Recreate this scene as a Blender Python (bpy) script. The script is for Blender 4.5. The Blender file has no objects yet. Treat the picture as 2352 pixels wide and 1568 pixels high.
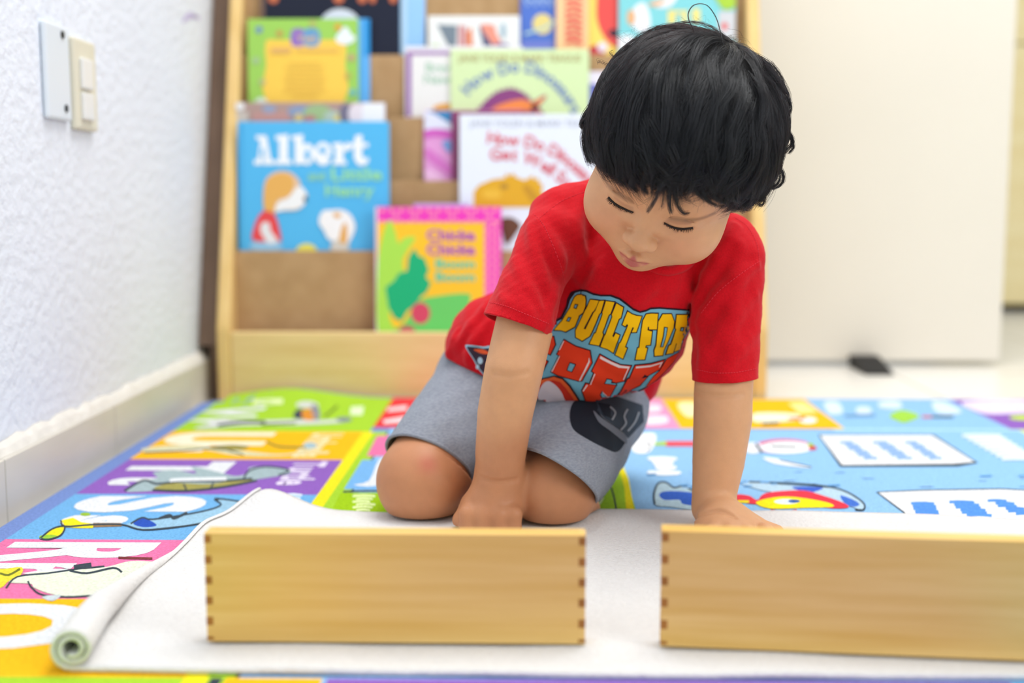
import bpy, bmesh, math, random
import numpy as np
from mathutils import Vector, Matrix
from mathutils.geometry import tessellate_polygon, delaunay_2d_cdt
from mathutils.bvhtree import BVHTree

SC = bpy.context.scene
COL = SC.collection
random.seed(7)
RNG = np.random.default_rng(7)

# ------------------------------------------------------------------ camera
FPX = 2700.0                       # focal length in pixels of the 2352 x 1568 frame
TH = math.atan(324 / FPX)          # pitch down
PS = math.atan(44 * math.cos(TH) / FPX)   # small yaw to the left
CAM = np.array([0.0, 0.0, 0.30])
FWD = np.array([-math.sin(PS) * math.cos(TH), math.cos(PS) * math.cos(TH), -math.sin(TH)])
RGT = np.array([math.cos(PS), math.sin(PS), 0.0])
UPV = np.cross(RGT, FWD)
cd = bpy.data.cameras.new('camera')
cam = bpy.data.objects.new('camera', cd)
COL.objects.link(cam)
cam.location = CAM
cam.rotation_euler = (math.pi / 2 - TH, 0, PS)
cd.sensor_fit = 'HORIZONTAL'
cd.sensor_width = 36.0
cd.lens = 36.0 * FPX / 2352.0
cd.clip_start = 0.02
cd.dof.use_dof = True
cd.dof.focus_distance = 1.0
cd.dof.aperture_fstop = 2.6
cd.dof.aperture_blades = 0
SC.camera = cam

# ------------------------------------------------------------------ light and exposure
world = bpy.data.worlds.new('daylight')
SC.world = world
world.use_nodes = True
wn = world.node_tree
bgn = wn.nodes['Background']
bgn.inputs[0].default_value = (0.93, 0.965, 1.0, 1)
bgn.inputs[1].default_value = 0.56

def area(name, loc, target, size, energy, col=(1, 1, 1), size_y=None):
    l = bpy.data.lights.new(name, 'AREA')
    l.energy = energy
    l.color = col
    l.size = size
    if size_y:
        l.shape = 'RECTANGLE'
        l.size_y = size_y
    o = bpy.data.objects.new(name, l)
    COL.objects.link(o)
    o.location = loc
    d = Vector(target) - Vector(loc)
    o.rotation_euler = d.to_track_quat('-Z', 'Y').to_euler()
    return o

area('ceiling_light', (0.35, 1.25, 2.45), (0.25, 1.25, 0), 1.3, 45.0, (1, .975, .94))
area('window_light', (2.1, -0.35, 1.5), (0.2, 1.2, 0.2), 1.3, 26.0, (0.95, .98, 1.0), 1.3)

vs = SC.view_settings
vs.view_transform = 'Standard'
vs.look = 'None'
vs.exposure = 0.12
vs.gamma = 1.0
vs.use_curve_mapping = False

# ------------------------------------------------------------------ projection helpers (photo pixel -> place)
def ray(px, py):
    return FWD + (px - 1176) / FPX * RGT - (py - 784) / FPX * UPV

def W(px, py, Y):
    d = ray(px, py)
    return CAM + d * (Y / d[1])

def FL(px, py, z=0.0):
    d = ray(px, py)
    return CAM + d * ((z - CAM[2]) / d[2])

def PL(px, py, p0, n):
    d = ray(px, py)
    return CAM + d * (np.dot(np.asarray(p0) - CAM, n) / np.dot(d, n))

def proj(P):
    P = np.atleast_2d(P) - CAM
    z = P @ FWD
    return np.stack([1176 + FPX * (P @ RGT) / z, 784 - FPX * (P @ UPV) / z], 1)

# ------------------------------------------------------------------ materials
def lin(c):
    out = []
    for v in c[:3]:
        v = v / 255.0
        out.append(v / 12.92 if v <= 0.04045 else ((v + 0.055) / 1.055) ** 2.4)
    return (*out, 1.0)

MATS = {}

def mat(name, col, rough=0.6, spec=0.3, vary=0.0, vscale=20.0, vstretch=(1, 1, 1), col2=None, bump=0.0, bscale=200.0,
        bstretch=(1, 1, 1), sss=0.0, sheen=0.0, detail=4.0, attr=None, bdist=0.002):
    if name in MATS:
        return MATS[name]
    m = bpy.data.materials.new(name)
    m.use_nodes = True
    nt = m.node_tree
    bs = nt.nodes['Principled BSDF']
    bs.inputs['Roughness'].default_value = rough
    bs.inputs['Specular IOR Level'].default_value = spec
    c1 = lin(col)
    tc = nt.nodes.new('ShaderNodeTexCoord')
    base = None
    if attr:
        a = nt.nodes.new('ShaderNodeAttribute')
        a.attribute_name = attr
        base = a.outputs['Color']
    if vary > 0 or col2:
        mp = nt.nodes.new('ShaderNodeMapping')
        mp.inputs['Scale'].default_value = vstretch
        nt.links.new(tc.outputs['Object'], mp.inputs[0])
        nz = nt.nodes.new('ShaderNodeTexNoise')
        nz.inputs['Scale'].default_value = vscale
        nz.inputs['Detail'].default_value = detail
        nt.links.new(mp.outputs[0], nz.inputs['Vector'])
        rp = nt.nodes.new('ShaderNodeValToRGB')
        rp.color_ramp.elements[0].position = 0.3
        rp.color_ramp.elements[1].position = 0.7
        if base is None:
            c2 = lin(col2) if col2 else tuple(min(1, v * (1 + vary)) for v in c1[:3]) + (1,)
            c0 = c1 if col2 else tuple(v * (1 - vary) for v in c1[:3]) + (1,)
            rp.color_ramp.elements[0].color = c0
            rp.color_ramp.elements[1].color = c2
            nt.links.new(nz.outputs['Fac'], rp.inputs[0])
            base = rp.outputs[0]
        else:
            rp.color_ramp.elements[0].color = (1 - vary,) * 3 + (1,)
            rp.color_ramp.elements[1].color = (1 + vary,) * 3 + (1,)
            nt.links.new(nz.outputs['Fac'], rp.inputs[0])
            mx = nt.nodes.new('ShaderNodeMix')
            mx.data_type = 'RGBA'
            mx.blend_type = 'MULTIPLY'
            mx.inputs[0].default_value = 1.0
            nt.links.new(base, mx.inputs[6])
            nt.links.new(rp.outputs[0], mx.inputs[7])
            base = mx.outputs[2]
    if base is not None:
        nt.links.new(base, bs.inputs['Base Color'])
    else:
        bs.inputs['Base Color'].default_value = c1
    if bump > 0:
        mp = nt.nodes.new('ShaderNodeMapping')
        mp.inputs['Scale'].default_value = bstretch
        nt.links.new(tc.outputs['Object'], mp.inputs[0])
        nz = nt.nodes.new('ShaderNodeTexNoise')
        nz.inputs['Scale'].default_value = bscale
        nz.inputs['Detail'].default_value = 3.0
        nt.links.new(mp.outputs[0], nz.inputs['Vector'])
        bp = nt.nodes.new('ShaderNodeBump')
        bp.inputs['Strength'].default_value = bump
        bp.inputs['Distance'].default_value = bdist
        nt.links.new(nz.outputs['Fac'], bp.inputs['Height'])
        nt.links.new(bp.outputs[0], bs.inputs['Normal'])
    if sss > 0:
        bs.inputs['Subsurface Weight'].default_value = sss
        bs.inputs['Subsurface Radius'].default_value = (1.0, 0.35, 0.2)
        bs.inputs['Subsurface Scale'].default_value = 0.006
    if sheen > 0:
        bs.inputs['Sheen Weight'].default_value = sheen
        bs.inputs['Sheen Roughness'].default_value = 0.5
    MATS[name] = m
    return m

def flat(col, rough=0.45, spec=0.3):
    return mat('print_%02x%02x%02x' % tuple(int(v) for v in col), col, rough, spec)

def fuzz(col):
    return mat('pile_%02x%02x%02x' % tuple(int(v) for v in col), col, 0.95, 0.05, vary=0.16, vscale=420.0, bump=0.55, bscale=700.0,
               detail=2.0)

# ------------------------------------------------------------------ mesh building
class MB:
    """collects world-space geometry with several materials for ONE mesh object"""
    def __init__(self):
        self.v, self.f, self.m, self.mats = [], [], [], []

    def mi(self, m):
        if m not in self.mats:
            self.mats.append(m)
        return self.mats.index(m)

    def add(self, verts, faces, m):
        o = len(self.v)
        k = self.mi(m)
        self.v.extend([tuple(float(x) for x in p) for p in verts])
        for f in faces:
            self.f.append(tuple(i + o for i in f))
            self.m.append(k)

    def box(self, lo, hi, m, bevel=0.0, frame=None):
        """axis-aligned (or in frame 4x4) box, optionally bevelled"""
        bm = bmesh.new()
        bmesh.ops.create_cube(bm, size=1.0)
        lo, hi = Vector(lo), Vector(hi)
        for v in bm.verts:
            v.co = Vector([(lo[i] + hi[i]) / 2 + v.co[i] * (hi[i] - lo[i]) for i in range(3)])
        if bevel > 0:
            bmesh.ops.bevel(bm, geom=bm.edges[:], offset=bevel, segments=2, affect='EDGES', profile=0.5)
        bm.verts.index_update()
        vs_ = [(frame @ v.co) if frame is not None else v.co.copy() for v in bm.verts]
        self.add(vs_, [[v.index for v in f.verts] for f in bm.faces], m)
        bm.free()

    def prism(self, poly, axis, a, b, m):
        """poly in the two other axes, extruded along axis from a to b"""
        n = len(poly)
        def mk(p, t):
            q = [0, 0, 0]
            o = [i for i in range(3) if i != axis]
            q[o[0]], q[o[1]], q[axis] = p[0], p[1], t
            return q
        vs_ = [mk(p, a) for p in poly] + [mk(p, b) for p in poly]
        fs = [list(range(n))[::-1], list(range(n, 2 * n))]
        for i in range(n):
            j = (i + 1) % n
            fs.append([i, j, n + j, n + i])
        self.add(vs_, fs, m)

    def tube(self, pts, rad, m, n=8, cap=True):
        pts = [np.asarray(p, float) for p in pts]
        rad = [rad] * len(pts) if np.isscalar(rad) else rad
        vs_, fs = [], []
        ref = np.array([0.13, 0.27, 0.95])
        for i, p in enumerate(pts):
            t = pts[min(i + 1, len(pts) - 1)] - pts[max(i - 1, 0)]
            t = t / (np.linalg.norm(t) + 1e-12)
            a = np.cross(t, ref)
            a /= np.linalg.norm(a) + 1e-12
            b = np.cross(t, a)
            for k in range(n):
                an = 2 * math.pi * k / n
                vs_.append(p + rad[i] * (math.cos(an) * a + math.sin(an) * b))
        for i in range(len(pts) - 1):
            for k in range(n):
                k2 = (k + 1) % n
                fs.append([i * n + k, i * n + k2, (i + 1) * n + k2, (i + 1) * n + k])
        if cap:
            fs.append(list(range(n))[::-1])
            fs.append([(len(pts) - 1) * n + k for k in range(n)])
        self.add(vs_, fs, m)

    def build(self, name, parent=None, base=None, smooth=False, props=None, fix=True):
        me = bpy.data.meshes.new(name)
        b = np.zeros(3)
        if parent is not None:
            b = np.array(parent['_base'])
        elif base is not None:
            b = np.asarray(base, float)
        vv = [(p[0] - b[0], p[1] - b[1], p[2] - b[2]) for p in self.v]
        me.from_pydata(vv, [], self.f)
        for m in self.mats:
            me.materials.append(m)
        me.polygons.foreach_set('material_index', self.m)
        if fix:
            bm = bmesh.new()
            bm.from_mesh(me)
            bmesh.ops.recalc_face_normals(bm, faces=bm.faces[:])
            bm.to_mesh(me)
            bm.free()
        if smooth:
            me.polygons.foreach_set('use_smooth', [True] * len(me.polygons))
        me.update()
        o = bpy.data.objects.new(name, me)
        COL.objects.link(o)
        if parent is not None:
            o.parent = parent
        else:
            o.location = b
        o['_base'] = [float(x) for x in b]
        OBJS.append(o)
        if props:
            tag(o, **props)
        return o

OBJS = []

def tag(o, label=None, cat=None, group=None, kind=None):
    if label:
        o['label'] = label
    if cat:
        o['category'] = cat
    if group:
        o['group'] = group
    if kind:
        o['kind'] = kind
    return o

def empty(name, loc, label=None, cat=None, group=None):
    o = bpy.data.objects.new(name, None)
    o.empty_display_size = 0.05
    COL.objects.link(o)
    o.location = [float(x) for x in loc]
    o['_base'] = [float(x) for x in loc]
    OBJS.append(o)
    return tag(o, label, cat, group)

# ------------------------------------------------------------------ printed shapes on surfaces
def smooth_closed(poly, n=6):
    """Catmull-Rom through a closed polygon"""
    P = np.array(poly, float)
    out = []
    N = len(P)
    for i in range(N):
        p0, p1, p2, p3 = P[i - 1], P[i], P[(i + 1) % N], P[(i + 2) % N]
        for k in range(n):
            t = k / n
            out.append(0.5 * (2 * p1 + (p2 - p0) * t + (2 * p0 - 5 * p1 + 4 * p2 - p3) * t * t + (3 * p1 - p0 - 3 * p2 + p3) * t ** 3))
    return [tuple(p) for p in out]

def smooth_open(P, n=6):
    P = np.array(P, float)
    N = len(P)
    out = []
    for i in range(N - 1):
        p0, p1, p2, p3 = P[max(i - 1, 0)], P[i], P[i + 1], P[min(i + 2, N - 1)]
        for k in range(n):
            t = k / n
            out.append(0.5 * (2 * p1 + (p2 - p0) * t + (2 * p0 - 5 * p1 + 4 * p2 - p3) * t * t + (3 * p1 - p0 - 3 * p2 + p3) * t ** 3))
    out.append(P[-1])
    return np.array(out)

def ell(cx, cy, rx, ry, rot=0.0, n=28, a0=0.0, a1=360.0):
    pts = []
    r = math.radians(rot)
    full = abs(a1 - a0) >= 360
    for i in range(n if full else n + 1):
        a = math.radians(a0 + (a1 - a0) * i / n)
        x, y = rx * math.cos(a), ry * math.sin(a)
        pts.append((cx + x * math.cos(r) - y * math.sin(r), cy + x * math.sin(r) + y * math.cos(r)))
    return pts

def stroke(pts, w):
    """polyline -> thin outline polygon of width w (same units)"""
    P = np.array(pts, float)
    L, R = [], []
    for i in range(len(P)):
        t = P[min(i + 1, len(P) - 1)] - P[max(i - 1, 0)]
        t = t / (np.linalg.norm(t) + 1e-9)
        nrm = np.array([-t[1], t[0]])
        ww = w[i] if hasattr(w, '__len__') else w
        L.append(P[i] + nrm * ww / 2)
        R.append(P[i] - nrm * ww / 2)
    return [tuple(p) for p in L] + [tuple(p) for p in R[::-1]]

def tri2d(poly):
    t = tessellate_polygon([[Vector((p[0], p[1], 0)) for p in poly]])
    return list(poly), [list(x) for x in t]

def tri2d_fine(poly, step):
    """triangulate with interior points every `step` so that the shape can follow a curved surface"""
    P = []
    n = len(poly)
    for i in range(n):
        a, b = np.array(poly[i], float), np.array(poly[(i + 1) % n], float)
        k = max(1, int(np.linalg.norm(b - a) / step))
        for j in range(k):
            P.append(a + (b - a) * j / k)
    A = np.array(P)
    lo, hi = A.min(0), A.max(0)
    pts = [Vector(p) for p in P]
    m = len(pts)
    for x in np.arange(lo[0] + step * .5, hi[0], step):
        for y in np.arange(lo[1] + step * .5, hi[1], step):
            # even-odd test
            c = False
            xs, ys = A[:, 0], A[:, 1]
            x2, y2 = np.roll(xs, -1), np.roll(ys, -1)
            cond = (ys > y) != (y2 > y)
            with np.errstate(divide='ignore', invalid='ignore'):
                xi = (x2 - xs) * (y - ys) / (y2 - ys) + xs
            c = np.count_nonzero(cond & (x < xi)) % 2 == 1
            if c:
                pts.append(Vector((x, y)))
    r = delaunay_2d_cdt(pts, [], [list(range(m))], 1, 1e-6)
    return [tuple(v) for v in r[0]], [list(f) for f in r[2]]

_TXT = {}

def text2d(s, bold=0.0):
    """glyph outlines of the default font as triangles, cap height 1, y up, starting at x=0; returns verts, faces, width"""
    key = (s, bold)
    if key not in _TXT:
        c = bpy.data.curves.new('tmp_text', 'FONT')
        c.body = s
        c.size = 1.0
        c.resolution_u = 4
        c.offset = bold
        o = bpy.data.objects.new('tmp_text', c)
        COL.objects.link(o)
        dg = bpy.context.evaluated_depsgraph_get()
        dg.update()
        me = bpy.data.meshes.new_from_object(o.evaluated_get(dg))
        v = np.array([p.co[:2] for p in me.vertices]) if len(me.vertices) else np.zeros((0, 2))
        f = [list(p.vertices) for p in me.polygons]
        bpy.data.objects.remove(o)
        bpy.data.curves.remove(c)
        bpy.data.meshes.remove(me)
        if len(v):
            v[:, 0] -= v[:, 0].min()
            v /= 0.70
        _TXT[key] = (v, f)
    v, f = _TXT[key]
    return v.copy(), f, (v[:, 0].max() if len(v) else 0.0)
# ================================================================== SETTING
M_WALL = mat('white_plaster', (226, 232, 242), 0.85, 0.15, vary=0.02, vscale=6, bump=0.75, bscale=75, bdist=0.004)
M_CREAM = mat('cream_paint', (226, 220, 208), 0.55, 0.3, vary=0.02, vscale=3)
M_SKIRT = mat('beige_tile', (212, 207, 196), 0.35, 0.4, vary=0.05, vscale=9, vstretch=(1, 1, 4))
M_GROUT = mat('grout', (222, 219, 212), 0.9, 0.1, vary=0.05, vscale=60, bump=0.5, bscale=160)
M_WOOD = mat('pale_wood', (222, 190, 128), 0.38, 0.35, col2=(235, 207, 150), vscale=7, vstretch=(1.0, 8, 8))
M_WOODV = mat('pale_wood_upright', (220, 184, 116), 0.38, 0.35, col2=(232, 200, 138), vscale=7, vstretch=(8, 8, 1.0))
M_HARD = mat('brown_hardboard', (176, 142, 100), 0.75, 0.2, col2=(190, 156, 114), vscale=30)
M_FLOOR = None

def floor_mat():
    m = bpy.data.materials.new('white_floor_tile')
    m.use_nodes = True
    nt = m.node_tree
    bs = nt.nodes['Principled BSDF']
    bs.inputs['Roughness'].default_value = 0.25
    tc = nt.nodes.new('ShaderNodeTexCoord')
    mp = nt.nodes.new('ShaderNodeMapping')
    mp.inputs['Location'].default_value = (-0.655 + 0.9, -2.13 + 2.7, 0)
    br = nt.nodes.new('ShaderNodeTexBrick')
    br.offset = 0.0
    br.inputs['Color1'].default_value = lin((238, 236, 230))
    br.inputs['Color2'].default_value = lin((234, 232, 226))
    br.inputs['Mortar'].default_value = lin((196, 192, 184))
    br.inputs['Scale'].default_value = 1.0
    br.inputs['Mortar Size'].default_value = 0.0035
    br.inputs['Brick Width'].default_value = 0.45
    br.inputs['Row Height'].default_value = 0.45
    nt.links.new(tc.outputs['Object'], mp.inputs[0])
    nt.links.new(mp.outputs[0], br.inputs['Vector'])
    nt.links.new(br.outputs['Color'], bs.inputs['Base Color'])
    return m

ZF = -0.012
b = MB()
b.box((-0.60, -1.2, ZF - 0.05), (3.2, 4.1, ZF), floor_mat())
b.build('floor', base=(0, 0, 0), props=dict(kind='structure'))

XW = -0.52
b = MB()
b.box((XW - 0.10, -1.2, ZF), (XW, 2.62, 2.6), M_WALL)
# purple crayon scribble on the plaster
def WP(px, py, off=0.0):
    return PL(px, py, (XW + off, 0, 0), np.array([1.0, 0, 0]))
for pts in ([(420, 52), (428, 38), (437, 30), (446, 35), (458, 44)], [(430, 44), (440, 38), (450, 40)]):
    v, f = tri2d(stroke(pts, 7))
    b.add([WP(p[0], p[1], 0.0006) for p in v], f, mat('crayon', (202, 192, 228), 0.8, 0.1))
b.build('wall_left', base=(0, 0, 0), props=dict(kind='structure'))
b = MB()
b.box((XW - 0.1, 2.62, ZF), (0.55, 2.72, 2.6), M_WALL)
b.build('wall_back', base=(0, 0, 0), props=dict(kind='structure'))
b = MB()
b.box((0.55, 4.0, ZF), (3.2, 4.1, 2.6), M_WALL)
b.build('wall_far', base=(0, 0, 0), props=dict(kind='structure'))

b = MB()
y = -1.0
while y < 2.6:
    b.box((XW + 0.0005, y + 0.0008, ZF + .0005), (-0.505, min(y + 0.2992, 2.61), 0.053), M_SKIRT, 0.0012)
    y += 0.30
# rough plaster fillet above the tile
rng = random.Random(3)
vv, ff = [], []
n = 180
for i in range(n + 1):
    yy = -1.0 + 3.6 * i / n
    w = 0.010 + 0.003 * rng.random()
    h = 0.010 + 0.006 * rng.random()
    vv += [(-0.5195, yy, 0.0525), (XW + w, yy, 0.0532), (XW + w * .6, yy, 0.053 + h * .6), (-0.5195, yy, 0.053 + h)]
for i in range(n):
    for k in range(3):
        ff.append([i * 4 + k, i * 4 + k + 1, i * 4 + k + 5, i * 4 + k + 4])
b.add(vv, ff, M_GROUT)
b.build('baseboard_left', base=(0, 0, 0), props=dict(kind='structure'))

# ---- cream door standing open, with its stop wedge
b = MB()
dx0, dx1 = 0.40, float(W(2308, 600, 2.22)[0])
b.box((dx0, 2.22, ZF + 0.010), (dx1, 2.26, 2.05), M_CREAM, 0.003)
d = b.build('door_1', base=((dx0 + dx1) / 2, 2.24, 0), props=dict(kind='structure'))
b = MB()
p = W(2000, 850, 2.16)
x0 = float(p[0])
b.prism([(2.10, ZF + .0005), (2.215, ZF + .0005), (2.215, ZF + 0.022), (2.19, ZF + 0.022), (2.10, ZF + 0.004)], 0, x0 - 0.026, x0 + 0.024, mat('black_rubber', (28, 28, 30), 0.6, 0.3))
b.build('door_stop', base=(x0, 2.16, ZF), props=dict(label='black rubber wedge on the floor under the cream door', cat='door stop'))

# ---- yellow cabinet far right
YC = 3.30
xc0 = float(W(2285, 600, YC)[0])
t = empty('storage_cabinet', (xc0 + .5, YC + .2, ZF), 'pale yellow wooden cabinet at the right edge beyond the door', 'cabinet')
zt = float(W(2340, 700, YC)[2])
M_YEL = mat('yellow_wood', (242, 222, 164), 0.4, 0.3, col2=(248, 232, 180), vscale=4, vstretch=(1, 1, 6))
b = MB(); b.box((xc0, YC + .02, zt), (xc0 + 1.1, YC + .45, 1.6), M_YEL); b.build('body', t)
zj = float(W(2340, 100, YC)[2])
b = MB(); b.box((xc0 + .004, YC, zt + .004), (xc0 + .548, YC + .019, zj - .003), M_YEL, .002); b.build('door', t)
b = MB(); b.box((xc0 + .552, YC, zt + .004), (xc0 + 1.096, YC + .019, zj - .003), M_YEL, .002); b.build('door', t)
b = MB(); b.box((xc0 + .004, YC, zj + .003), (xc0 + 1.096, YC + .019, 1.59), M_YEL, .002); b.build('drawer_front', t)
b = MB(); b.box((xc0 + .02, YC + .06, ZF + .0005), (xc0 + 1.08, YC + .40, zt - .0003), mat('dark_plinth', (36, 33, 30), 0.6)); b.build('plinth', t)

# ---- two plates on the left wall
def wall_box(b, px0, px1, pyt, pyb, x0, x1, m, bev):
    """box on the wall whose outline is read along its middle column"""
    xm = (px0 + px1) / 2
    Y0 = WP(px0, 200, x1)[1]; Y1 = WP(px1, 200, x1)[1]
    zt_ = WP(xm, pyt, x1)[2]; zb_ = WP(xm, pyb, x1)[2]
    b.box((XW + x0, Y0, zb_), (XW + x1, Y1, zt_), m, bev)
    return (XW + x0, (Y0 + Y1) / 2, (zt_ + zb_) / 2)
M_PL = mat('white_plate', (222, 230, 238), 0.35, 0.4)
M_IV = mat('ivory_plate', (222, 218, 198), 0.4, 0.4)
c = WP(140, 165, 0.006)
t = empty('blank_wall_plate', (XW, c[1], c[2]), 'plain white blank plate with two screws on the left wall', 'wall plate')
b = MB(); wall_box(b, 110, 164, 57, 275, 0.0003, 0.007, M_PL, 0.003); b.build('plate', t, smooth=False)
for (px, py) in ((143, 80), (152, 249)):
    b = MB(); q = WP(px, py, 0.0072)
    b.tube([q + np.array([-.001, 0, 0]), q + np.array([.0012, 0, 0])], 0.0042, mat('dark_screw', (24, 24, 28), 0.4, 0.5), 10)
    b.build('screw', t)
c = WP(200, 195, 0.006)
t = empty('light_switch', (XW, c[1], c[2]), 'ivory light switch with two white rockers, right of the white blank plate', 'light switch')
b = MB(); wall_box(b, 173, 223, 93, 299, 0.0003, 0.008, M_IV, 0.003); b.build('plate', t)
for (a, e) in ((136, 206), (214, 276)):
    b = MB(); wall_box(b, 193, 217, a, e, 0.0075, 0.0125, mat('white_rocker', (232, 233, 232), 0.3, 0.4), 0.002); b.build('rocker', t)

# ================================================================== BOOK DISPLAY SHELF
SL = 0.27
SX0, SX1 = -0.482, 0.361
PT = 0.021
Y0S = 1.78
Zk = [0.10]
Yk = [Y0S]
for py in (576, 415, 270, 126, -20, -160):
    yy = Yk[-1] + 0.04
    for _ in range(4):
        z = float(W(900, py, yy)[2]); yy = Y0S + 0.012 + SL * (z - 0.10)
    Zk.append(z); Yk.append(yy)
shelf = empty('book_display_shelf', ((SX0 + SX1) / 2, 1.9, ZF), 'pale wooden stepped book rack with brown tiers behind the child', 'bookshelf')
prof = [(Y0S, ZF + .0005), (Y0S, 0.105), (Y0S + SL * (0.98 - .105), 0.98), (2.10, 0.98), (2.10, ZF + .0005)]
def side(xa, xb):
    b = MB()
    bm = bmesh.new()
    vs_ = [bm.verts.new((xa, p[0], p[1])) for p in prof]
    fc = bm.faces.new(vs_)
    r = bmesh.ops.extrude_face_region(bm, geom=[fc])
    for v in r['geom']:
        if isinstance(v, bmesh.types.BMVert):
            v.co.x = xb
    bmesh.ops.recalc_face_normals(bm, faces=bm.faces[:])
    bmesh.ops.bevel(bm, geom=bm.edges[:], offset=0.005, segments=3, affect='EDGES', profile=0.5)
    bm.verts.index_update()
    b.add([v.co.copy() for v in bm.verts], [[v.index for v in f.verts] for f in bm.faces], M_WOODV)
    bm.free()
    b.build('side_panel', shelf)
side(SX0, SX0 + PT)
side(SX1 - PT, SX1)
XI0, XI1 = SX0 + PT, SX1 - PT
b = MB(); b.box((XI0, Y0S + .003, ZF + .0005), (XI1, Y0S + .014, Zk[0]), M_WOOD, .003); b.build('front_board', shelf)
for k in range(1, 7):
    b = MB()
    b.box((XI0, Yk[k], Zk[k] - 0.185), (XI1, Yk[k] + 0.004, Zk[k]), M_HARD, .0008)
    b.build('tier_panel', shelf)
for k in range(0, 6):
    b = MB()
    ya = Yk[k] + (.014 if k == 0 else .004)
    b.box((XI0, ya, Zk[k] - 0.061), (XI1, Yk[k + 1], Zk[k] - 0.055), M_HARD)
    b.build('tier_floor', shelf)
b = MB(); b.box((XI0, 2.085, ZF + .01), (XI1, 2.095, 0.97), M_HARD); b.build('back_panel', shelf)

# ------------------------------------------------------------------ books
BL = 0.07                                   # backward lean of the books
BN = np.array([0, -1.0, BL]); BN /= np.linalg.norm(BN)
BU = np.array([0, BL, 1.0]); BU /= np.linalg.norm(BU)
PAPER = mat('page_edges', (236, 232, 222), 0.8, 0.1)

class Book:
    def __init__(self, label, pocket, x0, x1, yt, col, slot=0.0, th=0.007, spine=None, rnd=0.0):
        k = pocket
        zb = Zk[k] - 0.0545
        yf = Yk[k] + (.0155 if k == 0 else .0052) + slot
        self.p0 = np.array([0, yf, zb])
        xm = (x0 + x1) / 2
        top = PL(xm, yt, self.p0, BN)
        h = float(np.dot(top - self.p0, BU))
        xa = float(PL(x0, yt + 60, self.p0, BN)[0]); xb = float(PL(x1, yt + 60, self.p0, BN)[0])
        self.h, self.xa, self.xb, self.th = h, xa, xb, th
        base = self.p0 + np.array([(xa + xb) / 2, 0, 0])
        self.root = empty('picture_book', base, label, 'book')
        self.layer = 1
        fr = Matrix(((1, 0, 0, 0), (0, -BN[1], BU[1], self.p0[1]), (0, -BN[2], BU[2], self.p0[2]), (0, 0, 0, 1)))
        self.fr = fr                         # local: x across, y away from viewer, z up the cover
        m = flat(col)
        self.mb = MB()
        ct = 0.0016
        self.mb.box((xa, 0, 0), (xb, ct, h), m, .0006, fr)
        self.mb.box((xa, th - ct, 0), (xb, th, h), m, .0006, fr)
        self.mb.box((xa, 0.0002, 0.0002), (xa + ct, th - .0002, h - .0002), flat(spine) if spine else m, .0003, fr)
        pb = MB()
        pb.box((xa + ct + .0002, ct + .0002, .003), (xb - .003, th - ct - .0002, h - .003), PAPER, 0, fr)
        pb.build('page_block', self.root)

    def at(self, px, py, off):
        return PL(px, py, self.p0 + BN * off, BN)

    def poly(self, col, pts, clip=True, step=1):
        v, f = tri2d(pts)
        off = 0.0003 + 0.00006 * self.layer
        P = []
        for p in v:
            q = self.at(p[0], p[1], off)
            if clip:
                u = float(np.dot(q - self.p0, BU))
                u2 = min(max(u, 0.001), self.h - 0.0008)
                q = q + BU * (u2 - u)
                q[0] = min(max(q[0], self.xa + .0005), self.xb - .0005)
            P.append(q)
        self.mb.add(P, f, flat(col))
        self.layer += step

    def text(self, s, x, y, h, col, bold=0.03, sx=1.0, rot=0.0, arc=None, fit=None):
        """cap height h px with left baseline at (x,y); arc = list of (x,y,rot) per letter"""
        off = 0.0003 + 0.00006 * self.layer
        if fit:
            sx = (fit - x) / (text2d(s, bold)[2] * h)
        def put(ch, x, y, rot):
            v, f, w = text2d(ch, bold)
            if not len(v):
                return 0.30 * h * sx
            c, s_ = math.cos(math.radians(rot)), math.sin(math.radians(rot))
            P = []
            for p in v:
                ux, uy = p[0] * h * sx, -p[1] * h
                P.append(self.at(x + ux * c - uy * s_, y + ux * s_ + uy * c, off))
            self.mb.add(P, f, flat(col))
            return w * h * sx
        if arc:
            for ch, (ax, ay, ar) in zip(s, arc):
                put(ch, ax, ay, ar)
        else:
            put(s, x, y, rot)
        self.layer += 1

    def done(self):
        self.mb.build('cover', self.root, fix=False)

def rect(x0, y0, x1, y1):
    return [(x0, y0), (x1, y0), (x1, y1), (x0, y1)]

def on_curve(s, pts, h, sx=1.0, bold=0.03):
    """letter places along a polyline of pixels"""
    P = smooth_open(pts, 12)
    L = np.r_[0, np.cumsum(np.linalg.norm(np.diff(P, axis=0), axis=1))]
    ws = []
    for ch in s:
        v, f, w = text2d(ch, bold)
        ws.append((w if len(v) else 0.32) * h * sx)
    tot = sum(ws)
    gap = (L[-1] - tot) / max(1, len(s) - 1)
    out, d = [], 0.0
    for w in ws:
        m = d + w / 2
        x, y = np.interp(m, L, P[:, 0]), np.interp(m, L, P[:, 1])
        x2, y2 = np.interp(m + 4, L, P[:, 0]), np.interp(m + 4, L, P[:, 1])
        x1, y1 = np.interp(m - 4, L, P[:, 0]), np.interp(m - 4, L, P[:, 1])
        a = math.atan2(y2 - y1, x2 - x1)
        out.append((x - math.cos(a) * w / 2, y - math.sin(a) * w / 2, math.degrees(a)))
        d += w + gap
    return out

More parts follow.
